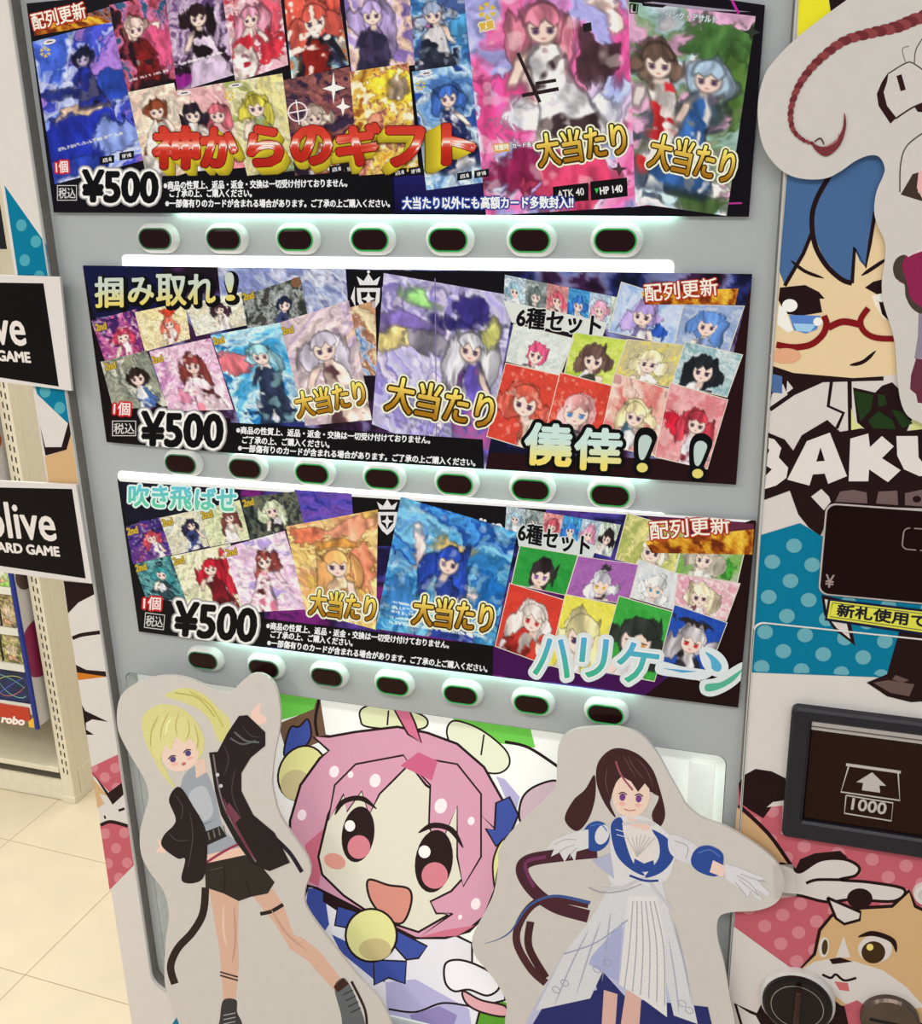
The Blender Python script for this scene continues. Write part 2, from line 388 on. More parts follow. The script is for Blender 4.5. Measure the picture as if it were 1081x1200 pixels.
bevel_box('plinth', (XL + 0.03, 0.06, 0.0), (XR - 0.03, 0.70, 0.06), mat('dark_plinth', (40, 40, 42), 0.6), vm)
# front plate: a slab with one rounded opening for the display door
def frame_plate(name, x0, z0, x1, z1, r_out, gx0, gz0, gx1, gz1, r_in, Yf, Yb, m, parent):
    O = rrect(x0, z0, x1, z1, r_out, 0, 10); I = rrect(gx0, gz0, gx1, gz1, r_in, 0, 10)
    L = [O + [0, Yb, 0], O + [0, Yf, 0], I + [0, Yf, 0], I + [0, Yb, 0]]; n = len(O)
    V = np.concatenate(L); F = []
    for k in range(4):
        for i in range(n):
            j = (i + 1) % n; k2 = (k + 1) % 4; F.append((k * n + i, k * n + j, k2 * n + j, k2 * n + i))
    return obj(name, V, F, m, parent)
frame_plate('front_plate', XL, 0.06, XR, ZT, 0.004, GX0, GZ0, GX1, GZ1, 0.03, WRAP, 0.03, M_white, vm)
# rounded lip around the opening
lipI = rrect(GX0, GZ0, GX1, GZ1, 0.03, 0, 10); lip = []
for dy, g in ((0.0, 0.0018), (-0.0016, 0.0012), (-0.0016, -0.0006), (0.002, -0.0012), (0.0155, -0.0012)):
    lip.append(rrect(GX0 - g, GZ0 - g, GX1 + g, GZ1 + g, 0.03, WRAP + dy, 10))
loft('door_lip', lip[:4], mat('lip_plastic', (196, 194, 190), 0.3, noise=0.01), vm, False, False, True)
loft('shaded_lip_wall', [rrect(GX0 + .0010, GZ0 + .0010, GX1 - .0010, GZ1 - .0010, 0.03, WRAP + .0015, 10), rrect(GX0 + .0022, GZ0 + .0022, GX1 - .0022, GZ1 - .0022, 0.03, WRAP + .004, 10), rrect(GX0 + .004, GZ0 + .004, GX1 - .004, GZ1 - .004, 0.03, .0002, 10)], mat('lip_shade_grey', (112, 108, 104), 0.5, noise=0.03), vm, False, False, True)  # inner wall of the lip, shade inside the opening painted as darker grey
# grey display door with the rounded lower window cut out
WX0, WX1 = float(W(146, 787)[0]), float(W(853, 875)[0]); WZ1 = float(W(146, 787)[2]); WZ0 = 0.318
frame_plate('display_door', GX0 - .004, GZ0 - .004, GX1 + .004, GZ1 + .004, 0.03, WX0, WZ0, WX1, WZ1, 0.012, 0.0, 0.012, M_grey, vm)
# window recess: side walls and a lit back
RI = rrect(WX0 + .0008, WZ0 + .0008, WX1 - .0008, WZ1 - .0008, 0.012, 0, 10)
rec = loft('window_recess', [RI + [0, 0.0, 0], RI + [0, 0.028, 0]], mat('recess_plastic', (208, 212, 208), 0.4), vm, False, False)
M_lit = mat('lit_diffuser', (244, 248, 242), 0.5, emit=0.32, ecol=(240, 250, 240), noise=0.01)
loft('window_backlight', [RI + [0, 0.0275, 0], RI + [0, 0.0285, 0]], M_lit, vm)

# wrap print on the front plate
wr = Reg(WRAP - 0.00005); A = Art(wr)
DK = (32, 14, 16); TEAL = (0, 110, 142); DOT = (98, 158, 170); PINK = (182, 88, 100); PDOT = (196, 122, 130); WH = (203, 195, 190); TAN = (196, 160, 116); CRM = (216, 192, 152)
def dots(poly, o, g1, g2, r, col, squash=0.92):
    P = np.array(poly, float)
    def inside(p):
        c = False; j = len(P) - 1
        for i in range(len(P)):
            if (P[i][1] > p[1]) != (P[j][1] > p[1]) and p[0] < (P[j][0] - P[i][0]) * (p[1] - P[i][1]) / (P[j][1] - P[i][1]) + P[i][0]: c = not c
            j = i
        return c
    for i in range(-30, 31):
        for j in range(-30, 31):
            p = np.array(o) + i * np.array(g1) + j * np.array(g2)
            e = ell(p[0], p[1], r, r * squash, 0, 18)
            if all(inside(t) for t in e): A.poly(e, col)
            elif inside(p):                       # a dot cut by the edge of its colour field
                e2 = np.array([t if inside(t) else p + (t - p) * max([s for s in np.linspace(0, 1, 12) if inside(p + (t - p) * s)] or [0]) for t in e]); A.poly(e2, col)
L_ = lambda y: 89 + (y - 780) * 0.15                # left edge of the machine
R_ = lambda y: 124.5 + (y - 780) * 0.1425            # left edge of the display door
# left strip
pl = [(L_(217) + .5, 217), (R_(296) - 1, 287), (R_(335) - 1, 335), (L_(335) + .5, 335)]
A.poly(pl, TEAL); dots(pl, (25, 264), (17, 19), (-13, 22), 6.2, (72, 152, 166), 1.15)
A.build('edge_print', M_vinyl, vm); A = Art(wr)
pl = [(L_(440), 440), (R_(440) - 1, 440), (R_(500) - 1, 500), (L_(457) + 3, 462)]
A.poly(pl, TEAL); dots(pl, (70, 478), (17, 19), (-13, 22), 6.5, (72, 152, 166), 1.1)
A.poly([(L_(498), 498), (53, 524), (72, 524), (80, 495), (R_(495) - 1, 489), (R_(512) - 1, 512), (78, 527), (L_(535) + 1, 534)], DK)
A.poly([(L_(535), 535), (78, 527), (R_(505) - 1, 505), (R_(570) - 1, 570), (L_(570), 570)], TAN)
A.build('edge_print', M_vinyl, vm); A = Art(wr)
A.poly([(L_(683), 681), (R_(683) - 1, 684), (R_(696) - 1, 696), (92, 706), (L_(718), 719)], DK, False)
A.stroke([(L_(746) + 1, 748), (96, 744), (R_(741) - 1.5, 741)], 4.5, DK)
A.build('edge_print', M_vinyl, vm); A = Art(wr)
A.poly([(L_(779), 779), (101, 785), (R_(789) - 1, 787), (R_(793) - 1, 793), (L_(788), 788)], DK, False)
A.poly([(L_(788), 788), (105, 790), (R_(793) - 1, 793), (L_(797), 797)], (190, 112, 30))
A.build('edge_print', M_vinyl, vm); A = Art(wr)
A.poly([(L_(826), 826), (100, 833), (127, 846), (108, 843), (99, 848), (101, 855), (110, 861), (L_(861), 861)], DK)
A.build('edge_print', M_vinyl, vm); A = Art(wr)
pl = [(L_(899), 899), (R_(885) - 1, 884), (R_(922) - 1, 922), (129, 929), (L_(908), 908)]
A.poly(pl, PINK); dots(pl, (123, 911), (12, -11), (14, 12), 6, PDOT, 1.0)
A.poly([(L_(905), 904), (127, 929), (R_(917) - 1, 917), (R_(931) - 1, 931), (132, 943)], DK)
A.poly([(L_(912), 912), (L_(948), 947), (122, 942), (116, 930), (126, 933)], TAN)
A.stroke([(122, 958), (124, 957.5)], 4, DK, False); A.stroke([(139, 950), (146, 947.5)], 3, DK, False)
A.build('edge_print', M_vinyl, vm); A = Art(wr)
pl = [(L_(966), 965), (130, 963), (R_(968) - 1, 968), (R_(1014) - 1, 1014), (L_(1043), 1043)]
A.poly(pl, PINK); dots(pl, (123, 977), (13, 17), (-9.5, 18), 6, PDOT, 1.05)
A.stroke([(L_(966) + 1, 967), (130, 963), (R_(968) - 1.5, 968)], 4, DK)
A.build('edge_print', M_vinyl, vm); A = Art(wr)
A.poly([(202, 1200), (212, 1184), (224, 1200), (240, 1225), (190, 1225)], TEAL)
A.build('edge_print', M_vinyl, vm); A = Art(wr)
# right: yellow, blue hair, cream face
E2 = 916
RE = lambda y: 937 - (y) * 0.0735                    # right edge of the display door
A.poly([(RE(0) + 1, -40), (965, -40), (974, 14), (952, 40), (RE(42) + 1, 42)], (222, 214, 40))
A.poly([(966, -40), (1010, -40), (996, 2), (974, 14)], DK)
A.poly([(RE(190) + 1, 170), (1090, 170), (1090, 300), (1060, 445), (RE(445) + 1, 441)], CRM)
A.poly([(RE(180) + 1, 180), (1060, 165), (1050, 230), (1027, 252), (1020, 285), (1015, 313), (1008, 306), (1002, 292), (999, 331), (984, 324), (966, 303), (956, 280), (951, 276), (944, 295), (920, 334), (RE(330) + 1, 318)], (66, 98, 142))
A.stroke([(972, 207), (958, 232), (952, 255), (955, 285), (968, 310), (986, 327), (999, 332)], 6, DK)
A.stroke([(999, 332), (1002, 290), (1015, 313), (1020, 285), (1026, 248)], 4.5, DK, False)
A.stroke([(953, 270), (942, 297), (920, 335)], 4.5, DK, False)
A.stroke([(927, 305), (944, 318), (966, 326)], 4, DK, True, True); A.stroke([(1010, 323), (1025, 313), (1040, 303)], 4.5, DK, True, True)
A.poly([(RE(335) + 2, 337), (944, 334), (960, 342), (967, 350), (961, 350), (964, 366), (940, 370), (922, 368), (RE(358) + 2, 352)], DK)
A.poly([(913, 357), (921, 362), (930, 387), (924, 390), (RE(380) + 2, 380)], (232, 224, 216)); A.poly([(925, 369), (962, 370), (958, 386), (945, 391), (931, 387)], (84, 124, 190)); A.poly([(930, 379), (957, 380), (950, 389), (934, 388)], (150, 190, 220))
A.ellipse(926, 358, 9, 7.5, (236, 230, 222)); A.ellipse(959, 377, 5.5, 5, (236, 230, 222))
A.poly([(1014, 337), (1024, 330), (1056, 322), (1056, 344), (1030, 346)], DK); A.poly([(1022, 346), (1056, 340), (1056, 380), (1036, 374), (1026, 358)], (226, 216, 204))
A.poly([(1029, 347), (1060, 342), (1060, 380), (1044, 378), (1034, 368)], DK); A.ellipse(1033, 349, 4.5, 5, (236, 230, 222))
A.stroke([(RE(405) + 3, 404), (930, 407), (950, 404), (964, 393), (969, 380), (966, 370)], 7.5, (120, 18, 22))
A.stroke([(971, 384), (988, 377), (1007, 380)], 8, (120, 18, 22))
A.stroke([(1018, 361), (1009, 375), (1013, 388), (1028, 396), (1058, 397)], 7, (120, 18, 22))
A.poly(ell(921, 417, 18, 9), (212, 158, 124)); A.stroke([(996, 428), (1012, 424), (1027, 411)], 4.5, DK, True, True)
A.build('face_print', M_vinyl, vm, 'large cartoon face with red glasses'); A = Art(wr)
# collar, bow and lettering field
A.poly([(RE(440) + 2, 436), (940, 441), (1000, 444), (1040, 440), (1090, 434), (1090, 625), (938, 620), (RE(600) + 1, 628)], WH)
A.poly([(RE(430) + 1, 429), (930, 437), (1000, 443), (1036, 441), (1036, 446), (965, 448), (925, 466), (918, 450), (905, 462), (RE(470) + 1, 470)], DK)
A.poly([(905, 438), (917, 441), (917, 461), (905, 460)], (74, 102, 150)); A.poly([(923, 446), (930, 455), (922, 461)], WH)
A.stroke([(RE(480) + 1, 480), (930, 461), (962, 446)], 5, DK, False); A.stroke([(975, 446), (971, 476), (989, 484), (981, 502)], 4, DK, False); A.stroke([(996, 446), (997, 512)], 5, DK, False)
A.poly([(998, 478), (1003, 495), (1014, 500), (998, 505)], (204, 206, 140)); A.poly([(1070, 492), (1090, 492), (1090, 506), (1066, 506)], (204, 206, 140))
A.poly([(1000, 454), (1026, 460), (1034, 452), (1046, 448), (1060, 462), (1070, 490), (1060, 512), (1020, 508), (1005, 495)], DK)
A.poly([(1001, 458), (1024, 463), (1021, 480), (1009, 494)], (30, 52, 22)); A.poly([(1029, 462), (1037, 463), (1040, 474), (1030, 477)], (30, 52, 22)); A.poly([(1018, 493), (1030, 482), (1046, 492), (1050, 503), (1024, 502)], (30, 52, 22)); A.poly([(1045, 480), (1056, 482), (1070, 496), (1058, 502)], (30, 52, 22))
A.poly([(RE(508) + 1, 507), (920, 515), (930, 528), (940, 510), (970, 492), (985, 506), (1010, 502), (1045, 507), (1090, 502), (1090, 596), (976, 592), (972, 604), (962, 628), (948, 618), (936, 603), (926, 575), (RE(586) + 2, 586)], DK)
A.poly([(951, 582), (963, 573), (972, 582), (974, 588), (966, 598)], WH)
A.poly([(979, 588), (985, 576), (1000, 574), (1016, 577), (1017, 590)], (104, 84, 84)); A.poly([(1027, 590), (1030, 576), (1052, 575), (1053, 592)], (104, 84, 84)); A.poly([(1061, 592), (1061, 578), (1090, 572), (1090, 594)], (104, 84, 84)); A.ellipse(1075, 585, 5, 4, DK)
LT = (212, 204, 200)
A.poly([(RE(512) + 2, 513), (908, 515), (916, 525), (913, 536), (924, 548), (922, 560), (910, 569), (RE(574) + 2, 573)], LT); A.poly([(RE(524) + 2, 525), (902, 528), (RE(531) + 2, 532)], DK); A.poly([(RE(545) + 2, 546), (905, 550), (RE(557) + 2, 557)], DK)
A.poly([(946, 517), (973, 507), (993, 558), (971, 567), (967, 555), (953, 556), (949, 569), (923, 562)], LT); A.poly([(957, 541), (962, 524), (967, 540)], DK)
A.poly([(997, 514), (1018, 508), (1020, 524), (1034, 511), (1048, 523), (1034, 537), (1056, 551), (1041, 565), (1019, 550), (1018, 564), (995, 564)], LT)
A.poly([(1051, 511), (1076, 511), (1077, 536), (1084, 545), (1092, 540), (1092, 511), (1116, 511), (1114, 545), (1100, 557), (1078, 558), (1060, 550), (1052, 534)], LT)
A.build('lettering_print', M_vinyl, vm, 'white capital letters on a dark field'); A = Art(wr)
# teal dotted field with dark leg
pl = [(RE(626) + 1, 627), (938, 613), (950, 620), (962, 628), (1060, 700), (1056, 737), (1040, 790), (RE(789) + 1, 789)]
A.poly([(RE(626) + 1, 627), (938, 613), (950, 620), (962, 628), (1100, 640), (1100, 740), (1056, 737), (1040, 794), (RE(789) + 1, 788)], TEAL)
dots([(RE(626) + 3, 628), (938, 614), (962, 629), (1098, 640), (1098, 740), (1055, 737), (1039, 793), (RE(789) + 3, 787)], (931, 639.5), (21.3, 22.4), (-25.5, 18.8), 9.3, DOT, .9)
A.poly([(963, 697), (966, 720), (978, 738), (1003, 757), (998, 732), (985, 702)], DK); A.poly([(967, 702), (970, 722), (981, 736), (997, 749), (993, 732), (982, 706)], WH)
A.poly([(1055, 737), (1110, 741), (1110, 820), (1068, 823), (1040, 816), (1016, 800), (1040, 790)], DK); A.poly([(1024, 800), (1042, 797), (1072, 802), (1066, 816), (1044, 812)], (96, 76, 72)); A.poly([(1050, 791), (1066, 797), (1058, 800), (1046, 796)], (96, 76, 72))
A.build('dotted_print', M_vinyl, vm, 'teal field of pale dots'); A = Art(wr)
# lower pink field
A.poly([(866, 918), (905, 925), (918, 941), (916, 977), (1100, 1006), (1100, 1180), (935, 1141), (858, 1084), (862, 1065)], PINK)
dots([(868, 920), (905, 926), (918, 942), (916, 978), (1098, 1008), (1098, 1176), (935, 1139), (860, 1083), (864, 1065)], (943, 992), (18.8, 20.6), (-21, 13), 8, PDOT, .92)
A.poly([(866, 918), (873, 908), (886, 901), (905, 904), (921, 912), (921, 940), (908, 941), (895, 959), (880, 950), (868, 941)], DK); A.poly([(899, 946), (906, 940), (919, 938), (918, 944)], WH)
A.poly([(864, 946), (880, 960), (905, 984), (928, 1018), (912, 1030), (880, 1012), (860, 1000)], TAN); A.stroke([(866, 944), (884, 960), (905, 982), (930, 1018)], 4.5, DK)
A.poly([(932, 1020), (938, 1007), (955, 1000), (985, 997), (994, 1005), (970, 1012), (940, 1022)], DK)
A.outlined([(912, 1014), (928, 1016), (938, 1022), (962, 1008), (990, 1007), (1007, 1016), (1003, 1026), (985, 1031), (1020, 1034), (1060, 1042), (1048, 1056), (1000, 1054), (970, 1057), (940, 1050), (912, 1044)], WH, DK, 3.5)
A.stroke([(945, 1035), (958, 1031), (985, 1031)], 3.5, DK); A.ellipse(1008, 1053, 15, 12, DK)
A.outlined([(935, 1139), (955, 1118), (961, 1090), (975, 1073), (1010, 1064), (1046, 1062), (1066, 1044), (1073, 1062), (1110, 1080), (1110, 1215), (1060, 1190), (985, 1180)], TAN, DK, 4, False)
A.poly([(936, 1139), (955, 1127), (975, 1123), (1000, 1126), (1035, 1137), (1062, 1156), (1084, 1180), (1050, 1186), (990, 1176), (960, 1150)], WH)
A.poly([(970, 1052), (978, 1055), (1008, 1068), (1008, 1078), (990, 1083), (980, 1075)], WH); A.stroke([(970, 1052), (980, 1076), (990, 1083), (1008, 1078), (1009, 1069), (970, 1052)], 3.5, DK, False)
A.ellipse(1026, 1112, 20, 16, WH); A.ellipse(1024, 1116, 14, 13, (58, 40, 20)); A.ellipse(1020, 1110, 4, 4, (220, 200, 110)); A.stroke([(1006, 1098), (1024, 1094), (1046, 1102), (1051, 1116)], 6, DK, True, True)
A.poly([(980, 1122), (989, 1097), (997, 1122)], WH); A.ellipse(966, 1110, 6, 12, WH, 5); A.ellipse(967, 1110, 3.5, 9, (70, 50, 25), 5)
A.poly([(972, 1124), (985, 1122), (1000, 1127), (976, 1130)], DK); A.stroke([(964, 1142), (974, 1146), (980, 1142), (990, 1149), (1004, 1146)], 3, DK); A.poly([(978, 1150), (994, 1152), (996, 1162), (984, 1160)], (190, 100, 100))
A.poly([(858, 1084), (935, 1140), (930, 1160), (900, 1225), (848, 1225)], WH)
A.outlined([(862, 1176), (880, 1186), (905, 1196), (900, 1225), (872, 1210)], WH, DK, 3.5, False); A.poly([(886, 1190), (898, 1165), (920, 1160), (990, 1180), (1010, 1225), (905, 1225)], DK)
A.poly([(990, 1178), (1005, 1172), (1030, 1190), (1024, 1225), (1000, 1225)], PINK)
A.build('lower_print', M_vinyl, vm, 'pink dotted print with a tan animal head')

# light strips behind the display rows
for nm, q in (('strip', [(143, 300), (790, 303), (789, 345), (149, 345)]), ('strip', [(139, 556), (780, 596), (780, 640), (146, 600)])):
    P = WA(q, 0); x0, x1 = P[:, 0].min(), P[:, 0].max(); z1 = float(P[:2, 2].mean()); z0 = z1 - 0.05
    Rr = rrect(x0, z0, x1, z1, 0.006, 0)
    loft('light_strip', [Rr + [0, -0.001, 0], Rr + [0, 0.002, 0]], mat('strip_glow', (246, 250, 246), 0.4, emit=1.25, ecol=(248, 255, 250), noise=0.005), vm)

# selection buttons
M_btn = mat('button_shell', (214, 214, 212), 0.22, noise=0.01); M_ring = mat('button_ring', (30, 120, 50), 0.4, emit=0.35, ecol=(50, 200, 100)); M_lens = mat('button_lens', (34, 8, 9), 0.12, noise=0.01, spec=.15)
M_ring2 = mat('button_ring_dim', (60, 110, 80), 0.4, emit=0.06, ecol=(50, 200, 100))
def capsule(cx, cz, w, h, Y, n=12):
    r = h / 2; out = []
    for s, a0 in ((1, -90), (-1, 90)):
        for i in range(n + 1):
            a = math.radians(a0 + 180 * i / n); out.append((cx + s * (w / 2 - r) + r * math.cos(a), Y, cz + r * math.sin(a)))
    return np.array(out)
BW, BH = 0.0575, 0.0358
for rI, dz in enumerate((0.0942, 0.3331, 0.5712)):
    for i in range(7):
        x = (-0.6470 + 0.0786 * i) * DIST; z = EYE - dz * DIST
        bt = loft('selection_button', [capsule(x, z, BW, BH, 0.0005), capsule(x, z, BW, BH, -0.004), capsule(x, z, BW - .002, BH - .002, -0.0062), capsule(x, z, BW - .009, BH - .0095, -0.0108), capsule(x, z, BW - .0102, BH - .0105, -0.0112), capsule(x, z, BW - .0108, BH - .0112, -0.0108)], M_btn, vm, False, True, True)
        g = M_ring if (rI < 2 and i > 1) or i > 2 else M_ring2
        loft('light_ring', [capsule(x, z, .0466, .0262, -0.0106), capsule(x, z, .0460, .0256, -0.0118), capsule(x, z, .0432, .0228, -0.0118), capsule(x, z, .0428, .0224, -0.0109)], g, bt, False, False, True)
        loft('button_lens', [capsule(x, z, .0432, .0228, -0.0108), capsule(x, z, .0428, .0224, -0.0112), capsule(x, z, .038, .018, -0.0117)], M_lens, bt, False, True, False)

# payment side
def wq(x, y): return W(x, y, WRAP)
M_dark = mat('smoked_panel', (26, 8, 9), 0.12, noise=0.01, spec=.08); M_blk = mat('black_plastic', (34, 32, 40), 0.38, noise=0.03, nscale=500, bump=0.02)
p0 = wq(960.5, 694); p1 = wq(970.5, 590); zt = float(p1[2]); zb = float(p0[2]); xa = float((p0[0] + p1[0]) / 2)
R1 = lambda g, y: rrect(xa - g, zb - g, 0.205 + g, zt + g, 0.010 + g * .5, WRAP + y, 8)
dp = loft('amount_panel', [R1(0.0008, 0.0), R1(0.0008, -0.0022), R1(-0.0002, -0.003)], M_dark, vm, False, True)
loft('panel_edge', [R1(0.0006, -0.0015), R1(0.0017, -0.0028), R1(0.0008, -0.0032), R1(-0.0002, -0.003)], mat('clear_edge', (190, 180, 176), 0.2), dp, False, False, True)
mr_ = Reg(WRAP - 0.0031); A = Art(mr_)
A.text('¥', (967, 688), (977, 689), 15, (150, 130, 126), .3)
dash = rrect(*[float(v) for v in (wq(1057, 642)[0], wq(1057, 642)[2], wq(1057, 642)[0] + .11, wq(1059, 617)[2])], 0.006, WRAP - 0.00325, 5)
A.build('yen_mark', M_ink, dp)
segs_v = []; segs_f = []
for i in range(len(dash)):
    a_, b_ = dash[i], dash[(i + 1) % len(dash)]; Ln = np.linalg.norm(b_ - a_); k = max(1, int(Ln / 0.011))
    for j in range(k):
        s0, s1 = a_ + (b_ - a_) * (j / k), a_ + (b_ - a_) * ((j + (.68 if k > 1 else 1)) / k); d = (s1 - s0) / max(np.linalg.norm(s1 - s0), 1e-9); n = np.array([-d[2], 0, d[0]]) * .0006
        q0 = len(segs_v); segs_v += [s0 + n, s1 + n, s1 - n, s0 - n]; segs_f.append((q0, q0 + 1, q0 + 2, q0 + 3))
obj('dashed_frame', segs_v, segs_f, mat('mark_grey', (160, 142, 138), 0.5), dp)
# thin bead of the coin door
z = float(wq(900, 730)[2]); xb = float(wq(883.5, 745)[0])
bead = []
for g, dy in ((0.0008, 0.0), (0.0008, -0.0016), (-0.0008, -0.0016), (-0.0008, 0.0)): bead.append(rrect(xb - g, 0.20 - g, 0.262 + g, z + g, 0.012, WRAP + dy, 8))
loft('coin_door_bead', bead, mat('bead_clear', (226, 222, 216), 0.25, noise=0.01), vm, False, False, True)
# bill slot
a0 = wq(927, 823); a1 = wq(918, 974); xa = float((a0[0] + a1[0]) / 2); zt = float(a0[2]); zb = float(a1[2])
i0 = wq(950, 840); i1 = wq(942, 956); xi = float((i0[0] + i1[0]) / 2); zi1 = float(i0[2]); zi0 = float(i1[2]); xo = 0.215; xin = 0.19
L = [rrect(xa, zb, xo, zt, 0.008, WRAP, 8), rrect(xa, zb, xo, zt, 0.008, WRAP - .010, 8), rrect(xa + .003, zb + .003, xo - .003, zt - .003, 0.007, WRAP - .0125, 8), rrect(xi - .003, zi0 - .003, xin + .003, zi1 + .003, 0.003, WRAP - .0125, 8), rrect(xi, zi0, xin, zi1, 0.002, WRAP - .010, 8), rrect(xi, zi0, xin, zi1, 0.002, WRAP - .001, 8)]
bs = loft('bill_slot_frame', L, M_blk, vm, False, True)
zc = zi1 - 0.0125
bevel_box('slot_bar', (xi + .0005, WRAP - .0085, zc), (xin - .0005, WRAP - .001, zi1 - .0005), mat('silver_bar', (188, 182, 180), 0.3, 0.4, noise=.03), bs, 0.0012)
bevel_box('slot_bar_groove', (xi + .001, WRAP - .0088, zc + .0045), (xin - .001, WRAP - .0082, zc + .006), mat('groove_dark', (90, 86, 84), 0.4), bs)
bevel_box('smoked_flap', (xi + .0008, WRAP - .006, zi0 + .0006), (xin - .0008, WRAP - .001, zc - .002), mat('flap_brown', (40, 18, 12), 0.1, noise=.02, spec=.1), bs, 0.001)
fl = Reg(WRAP - 0.0061); A = Art(fl); G = (176, 170, 166)
A.poly([(942, 895.5), (1081 + 60, 913), (1141, 990), (938, 948)], (28, 6, 6)) if False else None
A.stroke([(992, 896), (1056, 905)], 3.4, G, False); A.stroke([(995, 898), (986, 928), (1055, 938), (1053, 906)], 1.8, G, False)
A.poly([(1022.5, 905), (1039, 921), (1031, 920.5), (1032, 929), (1010.5, 926), (1012, 917.5), (1004, 916.5)], G)
A.stroke([(992, 932), (1047, 941), (1045, 962), (990, 953), (992, 932)], 1.6, G, False)
A.text('1000', (998, 948.5), (1038, 954.5), 13.5, G, .5)
A.build('note_icon', M_ink, bs)
# coin return lever and lock
k0 = wq(935, 1168); cx, cz = float(k0[0]), float(k0[2]); rr = 0.0445
kn = loft('return_lever', [circle(cx, cz, rr + .0015, WRAP), circle(cx, cz, rr + .0015, WRAP - .010), circle(cx, cz, rr - .001, WRAP - .012)], mat('knob_rim', (206, 202, 198), 0.25), vm, False, True, True)
loft('lever_dial', [circle(cx, cz, rr - .0015, WRAP - .0115), circle(cx, cz, rr - .002, WRAP - .016), circle(cx, cz, rr - .005, WRAP - .018), circle(cx, cz, rr - .0125, WRAP - .018), circle(cx, cz, rr - .0135, WRAP - .0172), circle(cx, cz, .004, WRAP - .0172)], mat('knob_black', (22, 14, 16), 0.22, noise=.01), kn)
loft('dial_ring', [circle(cx, cz, rr - .0122, WRAP - .0178), circle(cx, cz, rr - .0124, WRAP - .0186), circle(cx, cz, rr - .0132, WRAP - .0186), circle(cx, cz, rr - .0134, WRAP - .0172)], mat('chrome_ring', (170, 166, 164), 0.2, .8), kn, False, False)
bevel_box('lever_handle', (cx - .0035, WRAP - .030, cz - .036), (cx + .0035, WRAP - .016, cz + .031), mat('lever_brown', (58, 30, 26), 0.18, noise=.02), kn, .002)
k1 = wq(1043, 1192); cx, cz = float(k1[0]), float(k1[2]); rr = .035
lk = loft('key_lock', [circle(cx, cz, rr, WRAP), circle(cx, cz, rr, WRAP - .008), circle(cx, cz, rr - .003, WRAP - .011), circle(cx, cz, rr - .006, WRAP - .0105), circle(cx, cz, .003, WRAP - .0105)], mat('lock_metal', (96, 82, 74), 0.3, .7, noise=.05), vm, False, True)
o = bevel_box('lock_slot', (cx - .024, WRAP - .0112, cz - .0018), (cx + .024, WRAP - .009, cz + .0018), mat('slot_black', (20, 14, 14), .5), lk)
k2 = wq(1086, 1046); loft('coin_inlet', [circle(float(k2[0]), float(k2[2]), .015, WRAP), circle(float(k2[0]), float(k2[2]), .014, WRAP - .006), circle(float(k2[0]), float(k2[2]), .009, WRAP - .006), circle(float(k2[0]), float(k2[2]), .008, WRAP - .001)], M_white, vm, False, True)
# yellow sticker
st = thing('sticker', 'yellow printed sticker just below the dark amount panel', 'sticker', tuple(wq(1030, 720)))
sr = Reg(WRAP - 0.0015); A = Art(sr)
A.poly([(971, 701), (1160, 723.5), (1157, 756), (967, 727)], (22, 24, 56)); A.poly([(973.5, 704), (1157, 726), (1154, 752), (970, 724.5)], (206, 204, 70)); A.stroke([(976, 706.5), (1154, 728), (1151.5, 749), (973, 722.5), (976, 706.5)], .9, (60, 60, 70), False)
A.build('label_sheet', M_inkgloss, st)
A = Art(sr); A.text('新札使用できます', (981, 722), (1150, 744), 14.5, (26, 26, 40), .7); A.build('lettering', M_ink, st)

# ================================================================ POSTERS
PY0 = -0.006
M_paper = ink_mat('poster_ink', 0.33, emit=0.0)
M_edge = mat('poster_paper', (214, 212, 210), 0.5, noise=0.01)
GOLD = lambda v: (236, 206, 74) if v > .55 else (190, 140, 20)
def goldf(v): return tuple(np.array((150, 100, 14)) + (np.array((246, 222, 110)) - np.array((150, 100, 14))) * min(1, abs(v - .1) * 1.25))
BLACK = (10, 8, 12)
def win_text(reg, root, a, b, h, r=2.6):
    A = Art(reg)
    A.text('大当たり', a, b, h, goldf, .9, [(r + 2.0, (236, 226, 200), 0, 0), (r, (52, 34, 8), 0, 0)])
    A.build('win_lettering', M_paper, root)
def price(reg, root, q1, q2, h, ko, ko_h, tax):
    A = Art(reg)
    A.text('¥500', q1, q2, h, (8, 7, 9), 2.0, [(6.2, (150, 148, 150), 0, 0), (4.6, (226, 224, 222), 0, 0)])
    A.build('price_lettering', M_paper, root)
    A = Art(reg)
    A.text('1個', ko[0], ko[1], ko_h, (224, 214, 214), .3, [(2.4, (190, 30, 34), 0, 0)])
    A.build('unit_lettering', M_paper, root)
    A = Art(reg); (x, y), (x2, y2) = tax
    d = np.array([x2 - x, y2 - y]); up = np.array([d[1], -d[0]]) / np.linalg.norm(d) * 12
    P = np.array([(x, y), (x2, y2), np.array([x2, y2]) + up, np.array([x, y]) + up]); c = P.mean(0)
    A.poly(c + (P - c) * [1.22, 1.5], (206, 204, 204)); A.poly(c + (P - c) * [1.14, 1.36], (14, 12, 14))
    A.text('税込', (x - .5, y + .5), (x2 + .5, y2 + .5), 12.5, (200, 198, 198), .15)
    A.build('tax_lettering', M_paper, root)
NOTE = ('※商品の性質上、返品・返金・交換は一切受け付けておりません。', 'ご了承の上、ご購入ください。', '※一部傷有りのカードが含まれる場合があります。ご了承の上ご購入ください。')
def notice(reg, root, box, lines, h):
    A = Art(reg); A.poly(box, (10, 9, 12))
    for s, (a, b) in zip(NOTE, lines): A.text(s, a, b, h, (222, 224, 232), .32)
    A.build('notice_lettering', M_paper, root)
